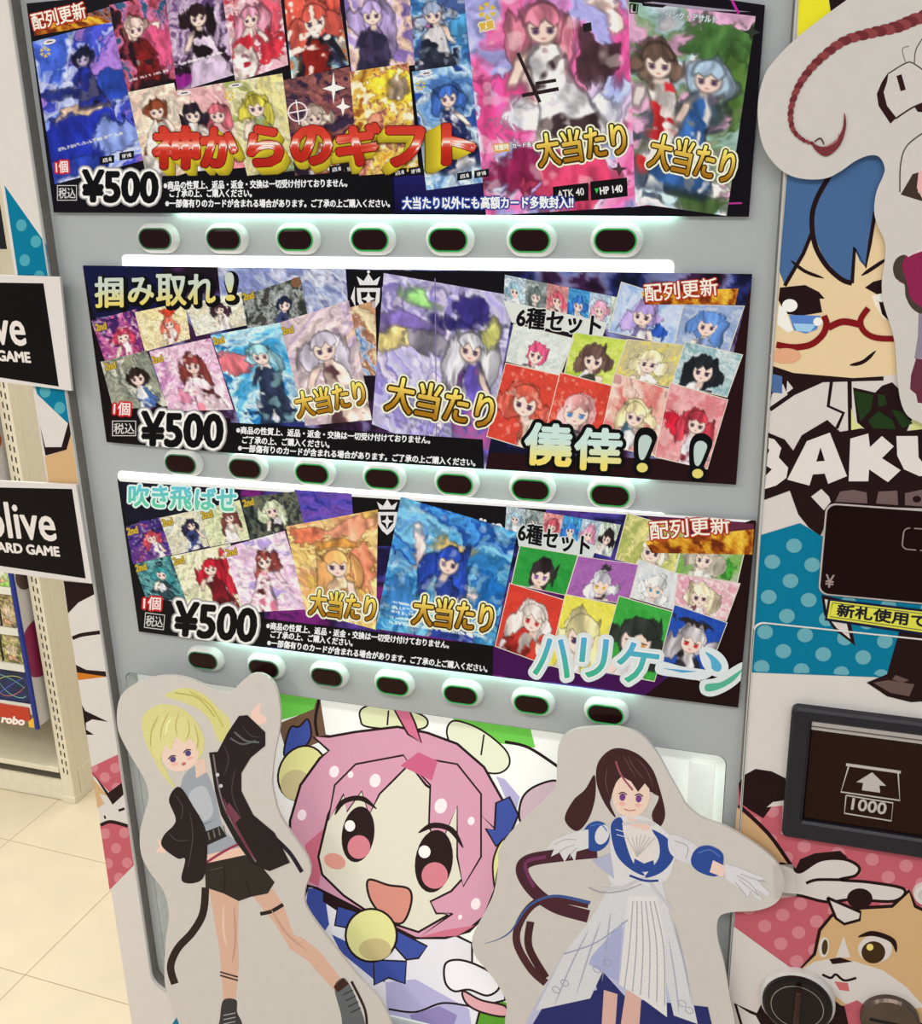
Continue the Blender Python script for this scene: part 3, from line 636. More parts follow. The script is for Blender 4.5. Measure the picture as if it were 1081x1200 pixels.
def update_banner(reg, root, a, b, h, fire):
    A = Art(reg)
    card(A, fire, paint(60, 16, 4, 77, [(60, 20, 14), (150, 70, 16), (206, 150, 40), (228, 200, 80)], freq=1.6, busy=.5))
    A.text('配列更新', a, b, h, (240, 222, 210), .35, [(1.9, (166, 44, 26), .2, .3)], )
    A.build('update_lettering', M_paper, root)
def poster(name, label, quad, seed, pal, group='price posters in the machine', freq=2.0, bgstuff=None):
    c = np.mean(WA(quad, PY0), 0)
    root = thing('poster', label, 'poster', tuple(c), group)
    P = WA(quad, PY0); loft('sheet', [P, P + [0, .0005, 0]], M_edge, root)
    reg = Reg(PY0); reg.clip = P; A = Art(reg)
    q = np.array(quad, float)
    if len(q) == 5: q = np.array([q[0], q[1], q[2], q[4] + (0, 9)])
    card(A, q, paint(200, 60, 3.4, seed, pal, freq=freq))
    if bgstuff: bgstuff(A)
    A.build('background_print', M_paper, root)
    return root, reg
SK = (236, 210, 200)
FIG = lambda at, s, hair, cloth, **k: dict(at=at, s=s, hair=hair, cloth=cloth, **k)

# ---------------- top poster
P1 = [(31, 4), (548, -46), (897, 6), (878, 254), (63, 249)]
root = thing('poster', 'top price poster of overlapping cards with big red and gold title lettering', 'poster', tuple(np.mean(WA(P1, PY0), 0)), 'price posters in the machine')
P = WA(P1, PY0); loft('sheet', [P, P + [0, .0005, 0]], M_edge, root); reg = Reg(PY0); reg.clip = P
A = Art(reg); A.poly(P1, (14, 10, 18)); A.grad([(460, 205), (560, 205), (575, 250), (460, 250)], (28, 24, 90), (12, 10, 40)); A.poly([(735, 5), (765, 2), (880, 14), (740, 10)], (150, 140, 160)); A.stroke([(858, 0), (866, 16)], 3, (180, 40, 150), False)
A.stroke([(240, 240), (330, 232), (460, 246)], 1.2, (120, 60, 130)); A.stroke([(560, 236), (760, 240), (870, 238)], 2.0, (170, 50, 140)); A.stroke([(740, 241), (760, 238)], 4, (230, 210, 220), False)
A.build('background_print', M_paper, root)
def badge(x, y, s=1.0, col=(206, 176, 60)):
    def f(A):
        for k in range(6):
            a = k * 1.05; A.poly([(x + s * 6 * math.cos(a), y + s * 6 * math.sin(a)), (x + s * 7 * math.cos(a + .7), y + s * 7 * math.sin(a + .7)), (x + s * 2 * math.cos(a + .9), y + s * 2 * math.sin(a + .9))], col)
    return f
def pill(A, x, y, w=17, h=5, rot=-8): A.poly(ell(x, y, w / 2, h / 2, rot), (214, 210, 208)); A.stroke([(x - w * .22, y + .4), (x + w * .22, y - .6)], 1.4, (60, 56, 60), False)
B = dict(parent=root, m=M_paper)
def mk(q, seed, pal, **kw): return make_card(reg, root, M_paper, q, seed, pal, **kw)
mk([(102, 16), (134, 6), (140, 22), (110, 30)], 15, [(40, 30, 50), (170, 100, 60), (90, 110, 170)])
mk([(128, 6), (192, -8), (207, 92), (148, 108)], 21, [(22, 14, 24), (60, 20, 30), (150, 60, 70), (196, 110, 160), (40, 80, 110)], figs=[FIG((.4, .32), .17, (196, 168, 160), (110, 26, 26), long=.1, acc=(40, 20, 24))], blobs=[(.72, .38, .09, .06, (250, 220, 210), .1), (.72, .6, .2, .22, (200, 80, 120), .2)], strips=[(.86, .9, (220, 210, 220), .8)])
mk([(193, -8), (258, -22), (280, 86), (208, 108)], 22, [(60, 44, 66), (150, 120, 160), (206, 186, 206), (90, 60, 110)], figs=[FIG((.52, .3), .17, (34, 18, 24), (196, 176, 200), long=.5, acc=(190, 170, 196))], blobs=[(.45, .78, .3, .14, (30, 16, 26), .1), (.25, .88, .26, .1, (126, 30, 120), .08)], strips=[(.72, .76, (230, 225, 230), .8)])
mk([(258, -22), (325, -36), (338, 76), (276, 96)], 23, [(206, 190, 190), (222, 150, 170), (236, 214, 214), (190, 60, 80)], figs=[FIG((.42, .42), .15, (226, 150, 176), (236, 220, 214), long=1.1, acc=(190, 40, 56))], blobs=[(.7, .72, .16, .2, (196, 50, 64), .15), (.8, .4, .08, .3, (210, 80, 100), .1)])
mk([(330, -34), (392, -42), (409, 76), (342, 94)], 24, [(40, 40, 66), (70, 80, 110), (150, 190, 200), (200, 120, 80)], figs=[FIG((.5, .5), .2, (196, 84, 72), (30, 26, 34), long=.7, acc=(130, 30, 24))], blobs=[(.5, .38, .46, .2, (200, 80, 66), .1)], spark=.8)
mk([(400, -34), (478, -44), (487, 76), (412, 84)], 25, [(150, 130, 190), (196, 176, 214), (226, 190, 160), (120, 100, 160)], figs=[FIG((.4, .45), .17, (170, 150, 200), (40, 36, 60), long=1.0, acc=(60, 50, 80))])
mk([(478, -36), (546, -44), (562, 76), (487, 84)], 26, [(60, 80, 130), (40, 100, 160), (150, 180, 210), (30, 30, 50)], figs=[FIG((.35, .45), .16, (130, 140, 165), (40, 44, 60), long=.4)], blobs=[(.85, .6, .14, .12, (70, 140, 190), .1), (.2, .55, .2, .05, (200, 100, 160), .05)], spark=.4)
mk([(150, 108), (204, 97), (228, 200), (174, 216)], 27, [(226, 206, 186), (214, 180, 160), (190, 180, 170), (232, 214, 190)], figs=[FIG((.5, .25), .15, (140, 66, 40), (200, 194, 186), long=0, acc=(230, 224, 216))])
mk([(203, 107), (262, 97), (292, 196), (226, 201)], 28, [(226, 190, 180), (206, 150, 160), (214, 196, 180)], figs=[FIG((.72, .34), .17, (190, 96, 110), (214, 130, 140), long=.6), FIG((.25, .3), .17, (36, 28, 40), (226, 220, 220), long=.6)], extra=lambda A: pill(A, 216, 109))
mk([(262, 97), (331, 86), (346, 200), (290, 206)], 29, [(206, 196, 130), (196, 190, 150), (226, 214, 180), (150, 160, 90)], figs=[FIG((.45, .3), .16, (196, 186, 70), (130, 150, 120), long=.6)], extra=lambda A: (pill(A, 276, 100), badge(269, 112, .9)(A)))
mk([(332, 94), (410, 78), (421, 200), (346, 206)], 30, [(36, 24, 40), (90, 50, 66), (150, 90, 80), (50, 36, 60)], figs=[FIG((.4, .42), .14, (206, 186, 170), (150, 84, 60), long=.4)], extra=lambda A: (A.stroke(ell(349, 131, 11, 11).tolist(), 1.6, (232, 214, 220), False, closed=True), A.stroke([(336, 133), (363, 128)], 1.5, (232, 214, 220), False), A.stroke([(347, 117), (351, 146)], 1.5, (232, 214, 220), False), A.poly([(391, 84), (393, 99), (405, 103), (393, 107), (391, 122), (389, 107), (378, 104), (389, 100)], (240, 226, 222)), A.poly([(402, 114), (404, 122), (411, 125), (404, 128), (402, 136), (400, 128), (394, 125), (400, 122)], (240, 226, 222))))
mk([(410, 84), (479, 74), (491, 200), (421, 206)], 31, [(150, 90, 40), (214, 170, 60), (236, 206, 110), (130, 70, 70), (226, 150, 120)], blobs=[(.75, .22, .26, .16, (240, 200, 60), .1), (.76, .22, .13, .11, (150, 130, 110), .03), (.45, .62, .28, .06, (190, 100, 80), .1)], spark=.7, freq=5)
mk([(483, 84), (553, 74), (566, 214), (500, 223)], 32, [(70, 110, 170), (130, 170, 210), (206, 220, 232), (40, 70, 140)], figs=[FIG((.55, .25), .13, (60, 100, 180), (36, 44, 90), long=.5)], extra=lambda A: (pill(A, 500, 86, 16, 4.5), badge(493, 100, .9)(A)))
# large cards
mk([(38, 49), (131, 25), (168, 188), (64, 216)], 33, [(60, 90, 190), (130, 150, 214), (200, 200, 226), (40, 60, 170), (150, 110, 190)], figs=[FIG((.56, .2), .09, (22, 24, 58), (30, 42, 130), long=0, acc=(60, 60, 90), body=2.4, skin=(180, 170, 200))], blobs=[(.38, .75, .36, .2, (30, 44, 150), .1), (.47, .56, .16, .07, (206, 176, 150), .05), (.75, .78, .16, .1, (130, 150, 220), .1), (.4, .4, .4, .03, (30, 40, 110), .03), (.86, .4, .1, .14, (40, 70, 170), .1), (.2, .93, .25, .08, (40, 60, 160), .1)], strips=[(.76, .79, (230, 220, 200), .7)],
   extra=lambda A: (pill(A, 58, 49, 15, 6, -14), badge(53, 61, 1.0)(A), A.text('Monda', (107, 174), (124, 170), 5, (214, 214, 226), .3) if False else None))
mk([(543, -14), (736, -32), (747, 242), (570, 253)], 34, [(150, 150, 206), (206, 120, 180), (226, 90, 150), (214, 180, 210), (160, 170, 220)], freq=2.2,
   figs=[FIG((.46, .19), .17, (196, 116, 138), (206, 204, 210), long=.9, body=2.6, acc=(60, 44, 50), mul=1, tilt=-.2)],
   blobs=[(.3, .55, .24, .14, (230, 80, 150), .15), (.9, .3, .1, .2, (226, 90, 160), .1), (.74, .38, .09, .1, (74, 48, 56), .04), (.84, .06, .07, .04, (196, 70, 60), .02), (.84, .12, .06, .03, (240, 214, 206), .02), (.83, .19, .05, .08, (236, 206, 200), .02), (.56, .6, .26, .08, (196, 196, 208), .05), (.22, .84, .14, .08, (120, 30, 70), .05), (.62, .88, .22, .12, (190, 60, 96), .08), (.37, .46, .05, .1, (236, 206, 200), .03)], spark=.35, cell=1.4,
   extra=lambda A: (badge(571, 13, 1.6)(A), A.text('覚醒', (563, 37), (580, 33), 10, (206, 170, 60), .4, [(1.6, (236, 228, 220), 0, 0)]), A.stroke([(607, 62), (633, 120)], 4, (40, 26, 30), False), A.stroke([(628, 98), (652, 94)], 4, (40, 26, 30), False), A.stroke([(612, 112), (655, 104)], 4.5, (40, 26, 30), False), A.poly([(683, 28), (693, 26), (694, 36), (684, 38)], (30, 26, 30)),
      A.poly([(578, 169), (598, 167), (598, 177), (579, 179)], (206, 150, 50)), A.text('覚醒時', (580, 177), (597, 175), 7, (240, 230, 214), .2), A.text('カード各2枚', (601, 174), (632, 171), 6, (236, 226, 230), .2, [(.8, (90, 60, 80), 0, 0)]),
      A.poly([(648, 219), (690, 214), (690, 235), (649, 238)], (14, 12, 14)), A.text('ATK 40', (654, 232), (685, 228.5), 8.5, (214, 210, 210), .2), A.poly([(692, 213), (735, 208), (736, 230), (693, 235)], (14, 12, 14)), A.text('HP 140', (704, 228), (730, 225), 8.5, (222, 220, 220), .3), A.poly([(697, 221), (702, 220.5), (699.7, 227)], (60, 180, 90)), A.poly([(725, 189), (728, 196), (736, 197), (729, 200), (726, 207), (723, 200), (716, 198), (723, 196)], (70, 50, 54))))
mk([(736, 2), (886, 19), (852, 253), (745, 238)], 35, [(176, 200, 214), (206, 196, 200), (150, 180, 190), (110, 140, 100), (196, 150, 180)], freq=2.4,
   figs=[FIG((.24, .28), .165, (112, 88, 76), (216, 206, 204), long=.35, acc=(190, 40, 46), body=3, mul=1), FIG((.68, .33), .165, (146, 166, 186), (50, 90, 150), long=.2, acc=(222, 220, 216), body=3, mul=1)],
   blobs=[(.85, .13, .2, .12, (70, 110, 56), .1), (.95, .35, .07, .2, (90, 130, 60), .08), (.3, .85, .24, .1, (70, 84, 110), .08), (.62, .88, .22, .09, (206, 206, 200), .08), (.45, .52, .2, .05, (60, 76, 90), .04), (.2, .62, .16, .03, (70, 90, 110), .03), (.75, .96, .2, .06, (66, 90, 50), .05)], cell=1.4,
   extra=lambda A: (A.stroke([(739, 4.5), (748, 5.5), (747, 16), (738.5, 15), (739, 4.5)], 1.6, (20, 18, 20), False), A.text('1', (742, 13), (745, 13.3), 7, (20, 18, 20), .5), A.poly([(752, 3), (782, 6), (777, 9), (754, 7)], (18, 16, 18)), A.text('リンク・アサルト', (781, 21), (840, 27), 8, (200, 206, 210), .2, [(.9, (120, 140, 150), 0, 0)]), A.poly([(882, 28), (885, 35), (892, 38), (884, 41), (880, 48), (878, 40), (871, 37), (878, 35)], (44, 50, 40))))
def chip(x, y, t, w=22):
    A.poly([(x, y), (x + w, y - 2.5), (x + w, y + 6.5), (x, y + 9)], (16, 14, 16)); A.text(t, (x + 4, y + 6.6), (x + w - 3, y + 4.6), 4.6, (206, 204, 206), .2)
for x, y, t in ((117, 184, 'ATK 40'), (140, 179, 'HP 140'), (386, 195, 'ATK 40'), (404, 194, 'HP 140'), (460, 199, 'ATK 40'), (479, 197, 'HP 140'), (536, 203, 'ATK 40'), (556, 200, 'HP 140')):
    A = Art(reg); chip(x, y, t, 17); A.build('value_chip', M_paper, root)
update_banner(reg, root, (40, 36), (102, 21), 20, [(40, 30), (112, 18), (132, 26), (40, 42)])
# red title with gold thickness
A = Art(reg)
def redc(v): return tuple(np.interp(v, (0, .36, .45, .50, .55, .64, 1), k) for k in ((158, 186, 206, 246, 224, 200, 186), (30, 44, 96, 232, 150, 64, 50), (20, 30, 80, 226, 132, 48, 38)))
TITLE = (('神', 181, 232, 196, 150, 9), ('か', 237, 276, 194, 151, 9), ('ら', 292, 330, 193, 149, 8), ('の', 343, 387, 191, 149, 3), ('ギ', 396, 444, 192, 146, -6), ('フ', 455, 496, 193, 150, -11), ('ト', 520, 556, 191, 147, -20))
for ch, x0, x1, yb, yt, sh in TITLE:
    for k in range(12, 0, -1):
        t = k / 12.0
        A.text(ch, (x0 + sh * t, yb + 10 * t), (x1 + sh * t, yb + 10 * t), yb - yt, (92, 78, 10) if k == 12 else (214 - 5 * k, 196 - 5 * k, 44 - k), 3.0)
A.build('title_thickness', M_paper, root, 'gold thickness of the title'); A = Art(reg)
for ch, x0, x1, yb, yt, sh in TITLE:
    A.text(ch, (x0, yb), (x1, yb), yb - yt, redc, 3.0, [(3.8, (96, 20, 16), 0, 0)], cuts=(.36, .45, .50, .55, .64))
A.build('title_lettering', M_paper, root)
price(reg, root, (97, 236), (184, 237), 36, ((66, 203), (80, 202)), 14, ((69, 232), (88, 232)))
notice(reg, root, [(190, 206), (460, 206), (461, 248), (190, 246)], [((192, 222), (407, 219)), ((199, 231), (295, 231)), ((194, 243), (457, 243))], 9.5)
A = Art(reg); A.text('大当たり以外にも高額カード多数封入!!', (472, 245), (672, 244), 14, (224, 230, 240), .5, [(2.2, (36, 60, 150), 0, 0)]); A.build('blue_lettering', M_paper, root)
win_text(reg, root, (633, 196), (736, 180), 38, 2.8); win_text(reg, root, (759, 195), (856, 216), 40, 2.6)

def crest(A, x, y, s):
    Wc = (214, 212, 214); T = lambda pts: [(x + s * a, y + s * b) for a, b in pts]
    A.poly(T([(-9, 7), (-12, -2), (-5, 3), (0, -5), (5, 3), (12, -2), (9, 7)]), Wc); A.ellipse(x, y - 6.5 * s, 1.6 * s, 1.6 * s, Wc)
    A.poly(T([(-12, 10), (12, 10), (11, 24), (6, 32), (0, 37), (-6, 32), (-11, 24)]), Wc); A.poly(T([(-8, 14), (8, 14), (7, 23), (0, 31), (-7, 23)]), (14, 12, 16))
    A.poly(T([(0, 13), (2, 19), (7, 21), (2, 23), (0, 30), (-2, 23), (-7, 21), (-2, 19)]), Wc)
    A.poly(T([(-14, 8), (-18, 20), (-13, 30), (-14, 20)]), Wc); A.poly(T([(14, 8), (18, 20), (13, 30), (14, 20)]), Wc)
def ranks(reg, root, spots):
    for x, y in spots:
        A = Art(reg); A.text('2nd', (x, y), (x + 12, y - 2.6), 8, (186, 158, 56), .5, [(1.0, (96, 76, 24), 0, 0)]); A.build('rank_mark', M_paper, root)
# ---------------- middle poster
def bg2(A):
    A.poly([(97, 311), (112, 370), (130, 430), (140, 475), (270, 490), (272, 534), (123, 520)], (18, 9, 12))
    A.poly([(406, 316), (455, 317), (455, 420), (412, 420)], (12, 10, 14)); A.poly([(455, 317), (600, 319), (605, 380), (455, 400)], (14, 12, 16))
    crest(A, 432, 326, 1.15)
    A.poly([(868, 380), (884, 322), (866, 572), (560, 552), (566, 530), (830, 540)], (34, 10, 14))
root, reg = poster('poster', 'middle price poster with a pale card of a figure in a purple pointed hat', [(97, 311), (882, 321), (863, 568), (272, 531), (125, 518)], 41, [(14, 16, 40), (40, 46, 110), (130, 140, 180), (60, 30, 70), (24, 14, 26)], bgstuff=bg2)
A = Art(reg); card(A, [(255, 313), (405, 315), (410, 390), (262, 380)], paint(60, 30, 2, 51, [(120, 130, 180), (170, 180, 206), (196, 196, 214), (90, 100, 150)])); A.poly([(97, 311), (190, 312), (195, 365), (110, 372)], (16, 18, 56)); A.stroke([(148, 312), (152, 325), (145, 330), (170, 322), (185, 313)], 1.6, (20, 20, 40)); A.build('sky_print', M_paper, root)
mk([(107, 376), (160, 362), (169, 415), (124, 426)], 52, [(90, 40, 110), (150, 60, 120), (200, 110, 160), (60, 30, 90)], figs=[FIG((.58, .5), .24, (190, 60, 90), (150, 60, 100), long=.5)], spark=.5)
mk([(158, 366), (217, 354), (223, 397), (170, 412)], 53, [(214, 196, 150), (226, 214, 180), (206, 190, 140)], figs=[FIG((.62, .45), .22, (206, 106, 90), (226, 214, 206), long=.8)], blobs=[(.65, .14, .2, .12, (190, 60, 40), .04)])
mk([(217, 357), (283, 342), (289, 381), (230, 394)], 54, [(206, 196, 170), (196, 200, 190), (226, 220, 200)], figs=[FIG((.55, .35), .24, (60, 36, 50), (226, 214, 210), long=.7)])
mk([(283, 347), (352, 324), (362, 376), (291, 388)], 55, [(50, 54, 50), (110, 116, 110), (170, 176, 180), (60, 60, 56)], figs=[FIG((.66, .5), .26, (28, 34, 60), (60, 70, 110), long=.2)], extra=lambda A: A.ellipse(347, 331, 6, 6, (120, 84, 60)))
mk([(404, 362), (440, 352), (442, 440), (418, 440)], 59, [(60, 110, 170), (190, 190, 200), (150, 90, 60), (214, 196, 160)])
mk([(118, 424), (172, 411), (196, 476), (133, 480)], 56, [(120, 126, 116), (160, 160, 140), (90, 96, 90), (190, 190, 176)], figs=[FIG((.62, .42), .24, (40, 28, 26), (70, 100, 160), long=.1, acc=(220, 220, 224))])
mk([(175, 412), (247, 396), (274, 480), (198, 482)], 57, [(214, 180, 200), (206, 160, 190), (230, 210, 220), (190, 130, 180)], figs=[FIG((.58, .32), .19, (120, 52, 50), (226, 200, 214), long=1.0, acc=(220, 130, 150))], blobs=[(.3, .8, .12, .12, (220, 140, 170), .05)], spark=.5)
mk([(247, 393), (328, 378), (359, 494), (282, 498)], 58, [(60, 150, 200), (130, 190, 220), (206, 226, 236), (30, 110, 170)], figs=[FIG((.6, .28), .16, (150, 200, 216), (40, 50, 76), long=.5, acc=(226, 226, 230))], blobs=[(.12, .36, .28, .1, (206, 110, 120), .05)], strips=[(.86, .9, (30, 40, 60), .9)])
mk([(328, 378), (409, 352), (436, 492), (358, 499)], 60, [(190, 170, 180), (214, 196, 196), (170, 150, 180), (226, 190, 160)], figs=[FIG((.52, .32), .19, (196, 190, 206), (226, 200, 190), long=1.0, acc=(90, 60, 66))])
mk([(450, 320), (604, 347), (569, 551), (436, 497)], 61, [(190, 186, 214), (160, 150, 206), (206, 206, 222), (120, 110, 180), (200, 190, 216)], freq=2.2,
   figs=[FIG((.72, .35), .13, (206, 206, 216), (90, 76, 160), long=1.0, acc=(150, 80, 140))],
   blobs=[(.63, .23, .2, .045, (50, 42, 110), .03), (.66, .15, .07, .1, (56, 46, 120), .03), (.12, .4, .15, .08, (214, 196, 130), .03), (.35, .4, .12, .1, (130, 126, 140), .05), (.3, .14, .12, .04, (130, 180, 110), .05), (.2, .3, .22, .05, (120, 100, 170), .05), (.62, .5, .05, .12, (110, 60, 130), .03), (.84, .3, .04, .1, (206, 206, 120), .03)], strips=[(.66, .7, (226, 226, 232), .8), (.73, .93, (110, 106, 150), .7)], cell=1.4)
A = Art(reg); A.stroke([(510, 326), (512, 535)], 1.2, (120, 112, 150), False); A.build('fold_line', M_paper, root)
# strip of small portraits
def heads(reg, q, seed):
    A = Art(reg); q = np.array(q, float); cs = [((150, 186, 206), (190, 206, 220)), ((96, 110, 110), (150, 160, 160)), ((206, 90, 110), (220, 150, 150)), ((50, 110, 190), (70, 150, 210)), ((216, 150, 176), (180, 200, 220)), ((40, 32, 36), (200, 214, 200))]
    for k, (hc, bgc) in enumerate(cs):
        a, b_ = k / 6, (k + 1) / 6
        qq = [q[0] + (q[1] - q[0]) * a, q[0] + (q[1] - q[0]) * b_, q[3] + (q[2] - q[3]) * b_, q[3] + (q[2] - q[3]) * a]
        card(A, qq, paint(22, 26, .85, seed + k, [bgc, tuple(np.array(bgc) * .75), tuple(np.minimum(np.array(bgc) * 1.15, 255))], figs=[FIG((.5, .45), .34, hc, (200, 206, 214), long=.4)]))
    return A
heads(reg, [(592, 322), (742, 352), (738, 392), (590, 358)], 300).build('portrait_strip', M_paper, root)
BD = ((214, 206, 190), .9)
A = Art(reg); A.poly([(590, 352), (712, 378), (706, 396), (600, 378)], (206, 210, 206)); A.build('set_label_strip', M_paper, root)
mk([(729, 331), (803, 354), (791, 405), (714, 388)], 62, [(130, 160, 206), (170, 190, 220), (206, 210, 230)], border=BD, figs=[FIG((.42, .5), .34, (160, 140, 196), (120, 110, 160), long=.5)], blobs=[(.72, .8, .16, .14, (40, 80, 170), .03)])
mk([(802, 357), (872, 359), (854, 412), (791, 403)], 63, [(170, 190, 216), (130, 150, 190), (206, 210, 220)], border=BD, figs=[FIG((.5, .45), .38, (90, 130, 196), (120, 140, 180), long=.5)])
mk([(673, 390), (735, 399), (717, 453), (662, 438)], 64, [(150, 180, 50), (190, 206, 90), (206, 216, 130)], border=BD, figs=[FIG((.5, .5), .34, (110, 84, 76), (60, 60, 50), long=.4)])
mk([(603, 380), (672, 397), (656, 440), (594, 423)], 65, [(196, 204, 200), (214, 218, 214), (176, 190, 186)], border=BD, figs=[FIG((.48, .62), .34, (206, 80, 120), (80, 70, 80), long=.3)])
mk([(736, 398), (804, 405), (788, 454), (721, 439)], 66, [(206, 196, 130), (180, 170, 140), (220, 206, 110), (120, 116, 110)], border=BD, figs=[FIG((.5, .5), .38, (222, 212, 170), (206, 200, 190), long=.4)])
mk([(804, 401), (870, 416), (852, 465), (788, 450)], 67, [(60, 120, 140), (206, 214, 214), (120, 160, 170), (226, 226, 222)], border=BD, figs=[FIG((.45, .52), .38, (36, 40, 46), (60, 60, 66), long=.5)])
mk([(593, 426), (655, 440), (637, 531), (571, 511)], 68, [(190, 56, 44), (206, 70, 56), (196, 64, 48)], border=BD, figs=[FIG((.5, .42), .26, (216, 96, 80), (222, 200, 180), long=.4)], spark=.3)
mk([(657, 437), (719, 453), (703, 520), (640, 505)], 69, [(190, 56, 44), (206, 70, 56), (196, 64, 48)], border=BD, figs=[FIG((.45, .55), .34, (226, 160, 160), (60, 50, 60), long=.2, eye=(60, 120, 190))], spark=.3)
mk([(721, 438), (786, 457), (768, 534), (703, 520)], 70, [(190, 70, 80), (214, 150, 140), (226, 206, 190), (150, 60, 80)], border=BD, figs=[FIG((.5, .5), .22, (222, 206, 160), (60, 90, 110), long=.5)])
mk([(786, 449), (853, 469), (829, 549), (768, 535)], 71, [(206, 130, 140), (220, 170, 170), (196, 90, 100)], border=BD, figs=[FIG((.62, .42), .2, (190, 60, 76), (200, 196, 206), long=.6)], blobs=[(.2, .5, .17, .14, (176, 30, 50), .03)])
update_banner(reg, root, (757, 354), (842, 346), 21, [(752, 342), (866, 338), (862, 357), (756, 357)])
A = Art(reg)
gyc = lambda v: tuple(np.array((226, 206, 96)) * (1 - v) + np.array((176, 206, 200)) * v) if v < .55 else (196, 216, 208)
for ch, x0, x1, yb, h in (('掴', 112, 144, 360, 35), ('み', 151, 180, 357, 31), ('取', 184, 218, 358, 36), ('れ', 221, 252, 356, 34), ('!', 265.5, 275, 352, 32)):
    A.text(ch, (x0, yb), (x1, yb - .5), h, lambda v: tuple(np.array((214, 194, 96)) * (1 - min(1, v * 1.6)) + np.array((186, 196, 184)) * min(1, v * 1.6)), 1.0, [(4.2, (8, 8, 10), 2.5, 2)], cuts=(.3, .62))
A.build('headline_lettering', M_paper, root)
A = Art(reg)
for ch, x0, x1, yb, y2, h in (('僥', 615, 668, 543, 546, 47), ('倖', 674, 727, 549, 551, 47)):
    A.text(ch, (x0, yb), (x1, y2), h, lambda v: tuple(np.array((228, 206, 96)) * (1 - min(1, v * 1.7)) + np.array((190, 214, 210)) * min(1, v * 1.7)), 2.0, [(6.2, (8, 8, 10), 0, 0)], cuts=(.3, .6))
for x, y in ((754, 511), (819, 518)):
    A.build('large_lettering', M_paper, root); A = Art(reg)
    tip = [(x - 4.5, y + 25), (x - 5.5, y + 8), (x - 2, y), (x + 5, y - 1), (x + 10, y + 4), (x + 8, y + 12), (x + 1, y + 27)]
    c = np.mean(tip, 0); A.poly(c + (np.array(tip) - c) * 1.75, (8, 8, 10), True); A.ellipse(x - 1, y + 37, 11, 10, (8, 8, 10)); A.poly(tip, (178, 196, 192), True); A.ellipse(x - 1, y + 37, 6.5, 5.5, (214, 200, 110))
A.build('large_lettering', M_paper, root)
A = Art(reg); A.text('6種セット', (605, 383), (703, 394), 24, (14, 12, 16), .9, [(2.0, (214, 216, 212), 0, 0)], up=(.12, -.99)); A.build('set_lettering', M_paper, root)
ranks(reg, root, [(113, 388), (124, 434), (179, 426), (251, 404), (332, 392), (286, 352)])
price(reg, root, (166, 522), (260, 524), 39, ((133, 486), (152, 487)), 15, ((134, 508), (157, 508)))
notice(reg, root, [(270, 495), (566, 515), (568, 556), (268, 538)], [((277, 508), (504, 520)), ((284, 519.5), (386, 525)), ((279, 529), (557, 546.5))], 8.6)
win_text(reg, root, (350, 490), (430, 474), 30, 2.2); win_text(reg, root, (451, 480), (574, 503), 40, 3.0)

# ---------------- bottom poster
def bg3(A):
    A.poly([(408, 574), (470, 577), (470, 640), (420, 640)], (12, 10, 14)); A.poly([(460, 577), (640, 588), (640, 640), (480, 640)], (14, 12, 16))
    crest(A, 454, 590, 1.0); A.text('live', (562, 622), (588, 624), 14, (216, 216, 216), 1.0)
    A.poly([(138, 557), (890, 602), (889, 613), (138, 564)], (226, 230, 228))
    A.poly([(577, 756), (700, 790), (869, 800), (869, 829), (577, 790)], (62, 14, 76)); A.poly([(790, 640), (892, 606), (872, 835), (756, 815), (800, 780)], (28, 9, 12))
    A.poly([(137, 560), (156, 580), (170, 640), (205, 700), (310, 715), (310, 760), (160, 742)], (12, 12, 16)); A.poly([(140, 564), (282, 574), (282, 600), (148, 612)], (18, 18, 34))
    A.poly([(760, 606), (884, 614), (882, 630), (762, 618)], (90, 40, 60))
root, reg = poster('poster', 'bottom price poster with cyan headline and a deep blue figure card', [(137.5, 560), (886.5, 610), (865.5, 829), (163, 740)], 42, [(24, 18, 60), (60, 60, 150), (90, 60, 150), (30, 18, 50), (110, 30, 110)], bgstuff=bg3)
mk([(345, 573), (412, 576), (415, 620), (352, 622)], 80, [(50, 50, 140), (80, 70, 170), (100, 70, 160)])
mk([(147, 617), (188, 606), (203, 650), (156, 661)], 81, [(40, 30, 90), (90, 50, 140), (60, 40, 120), (150, 60, 110)], figs=[FIG((.6, .45), .22, (206, 70, 90), (90, 60, 120), long=.6)], spark=.4)
mk([(187, 607), (233, 597), (245, 640), (202, 651)], 82, [(196, 196, 180), (214, 206, 180), (180, 186, 180)], figs=[FIG((.7, .35), .2, (40, 40, 66), (50, 60, 110), long=.5)])
mk([(233, 598), (281, 586), (293, 632), (246, 641)], 83, [(206, 206, 170), (190, 200, 160), (222, 214, 186)], figs=[FIG((.65, .35), .22, (110, 60, 56), (226, 206, 200), long=1)])
mk([(282, 583), (347, 576), (356, 613), (293, 634)], 84, [(30, 36, 36), (70, 80, 76), (110, 110, 90), (40, 46, 50)], figs=[FIG((.5, .4), .3, (196, 206, 176), (40, 40, 44), long=.9)])
mk([(157, 661), (200, 651), (219, 707), (171, 700)], 85, [(30, 70, 80), (60, 120, 130), (110, 170, 170), (20, 40, 50)], figs=[FIG((.6, .35), .22, (60, 150, 160), (40, 60, 70), long=.5)])
mk([(200, 652), (270, 637), (286, 714), (220, 709)], 86, [(206, 206, 170), (222, 216, 190), (190, 196, 160)], figs=[FIG((.58, .32), .2, (176, 30, 50), (90, 26, 34), long=1.1, acc=(226, 214, 206))], blobs=[(.8, .5, .16, .34, (176, 36, 54), .08)])
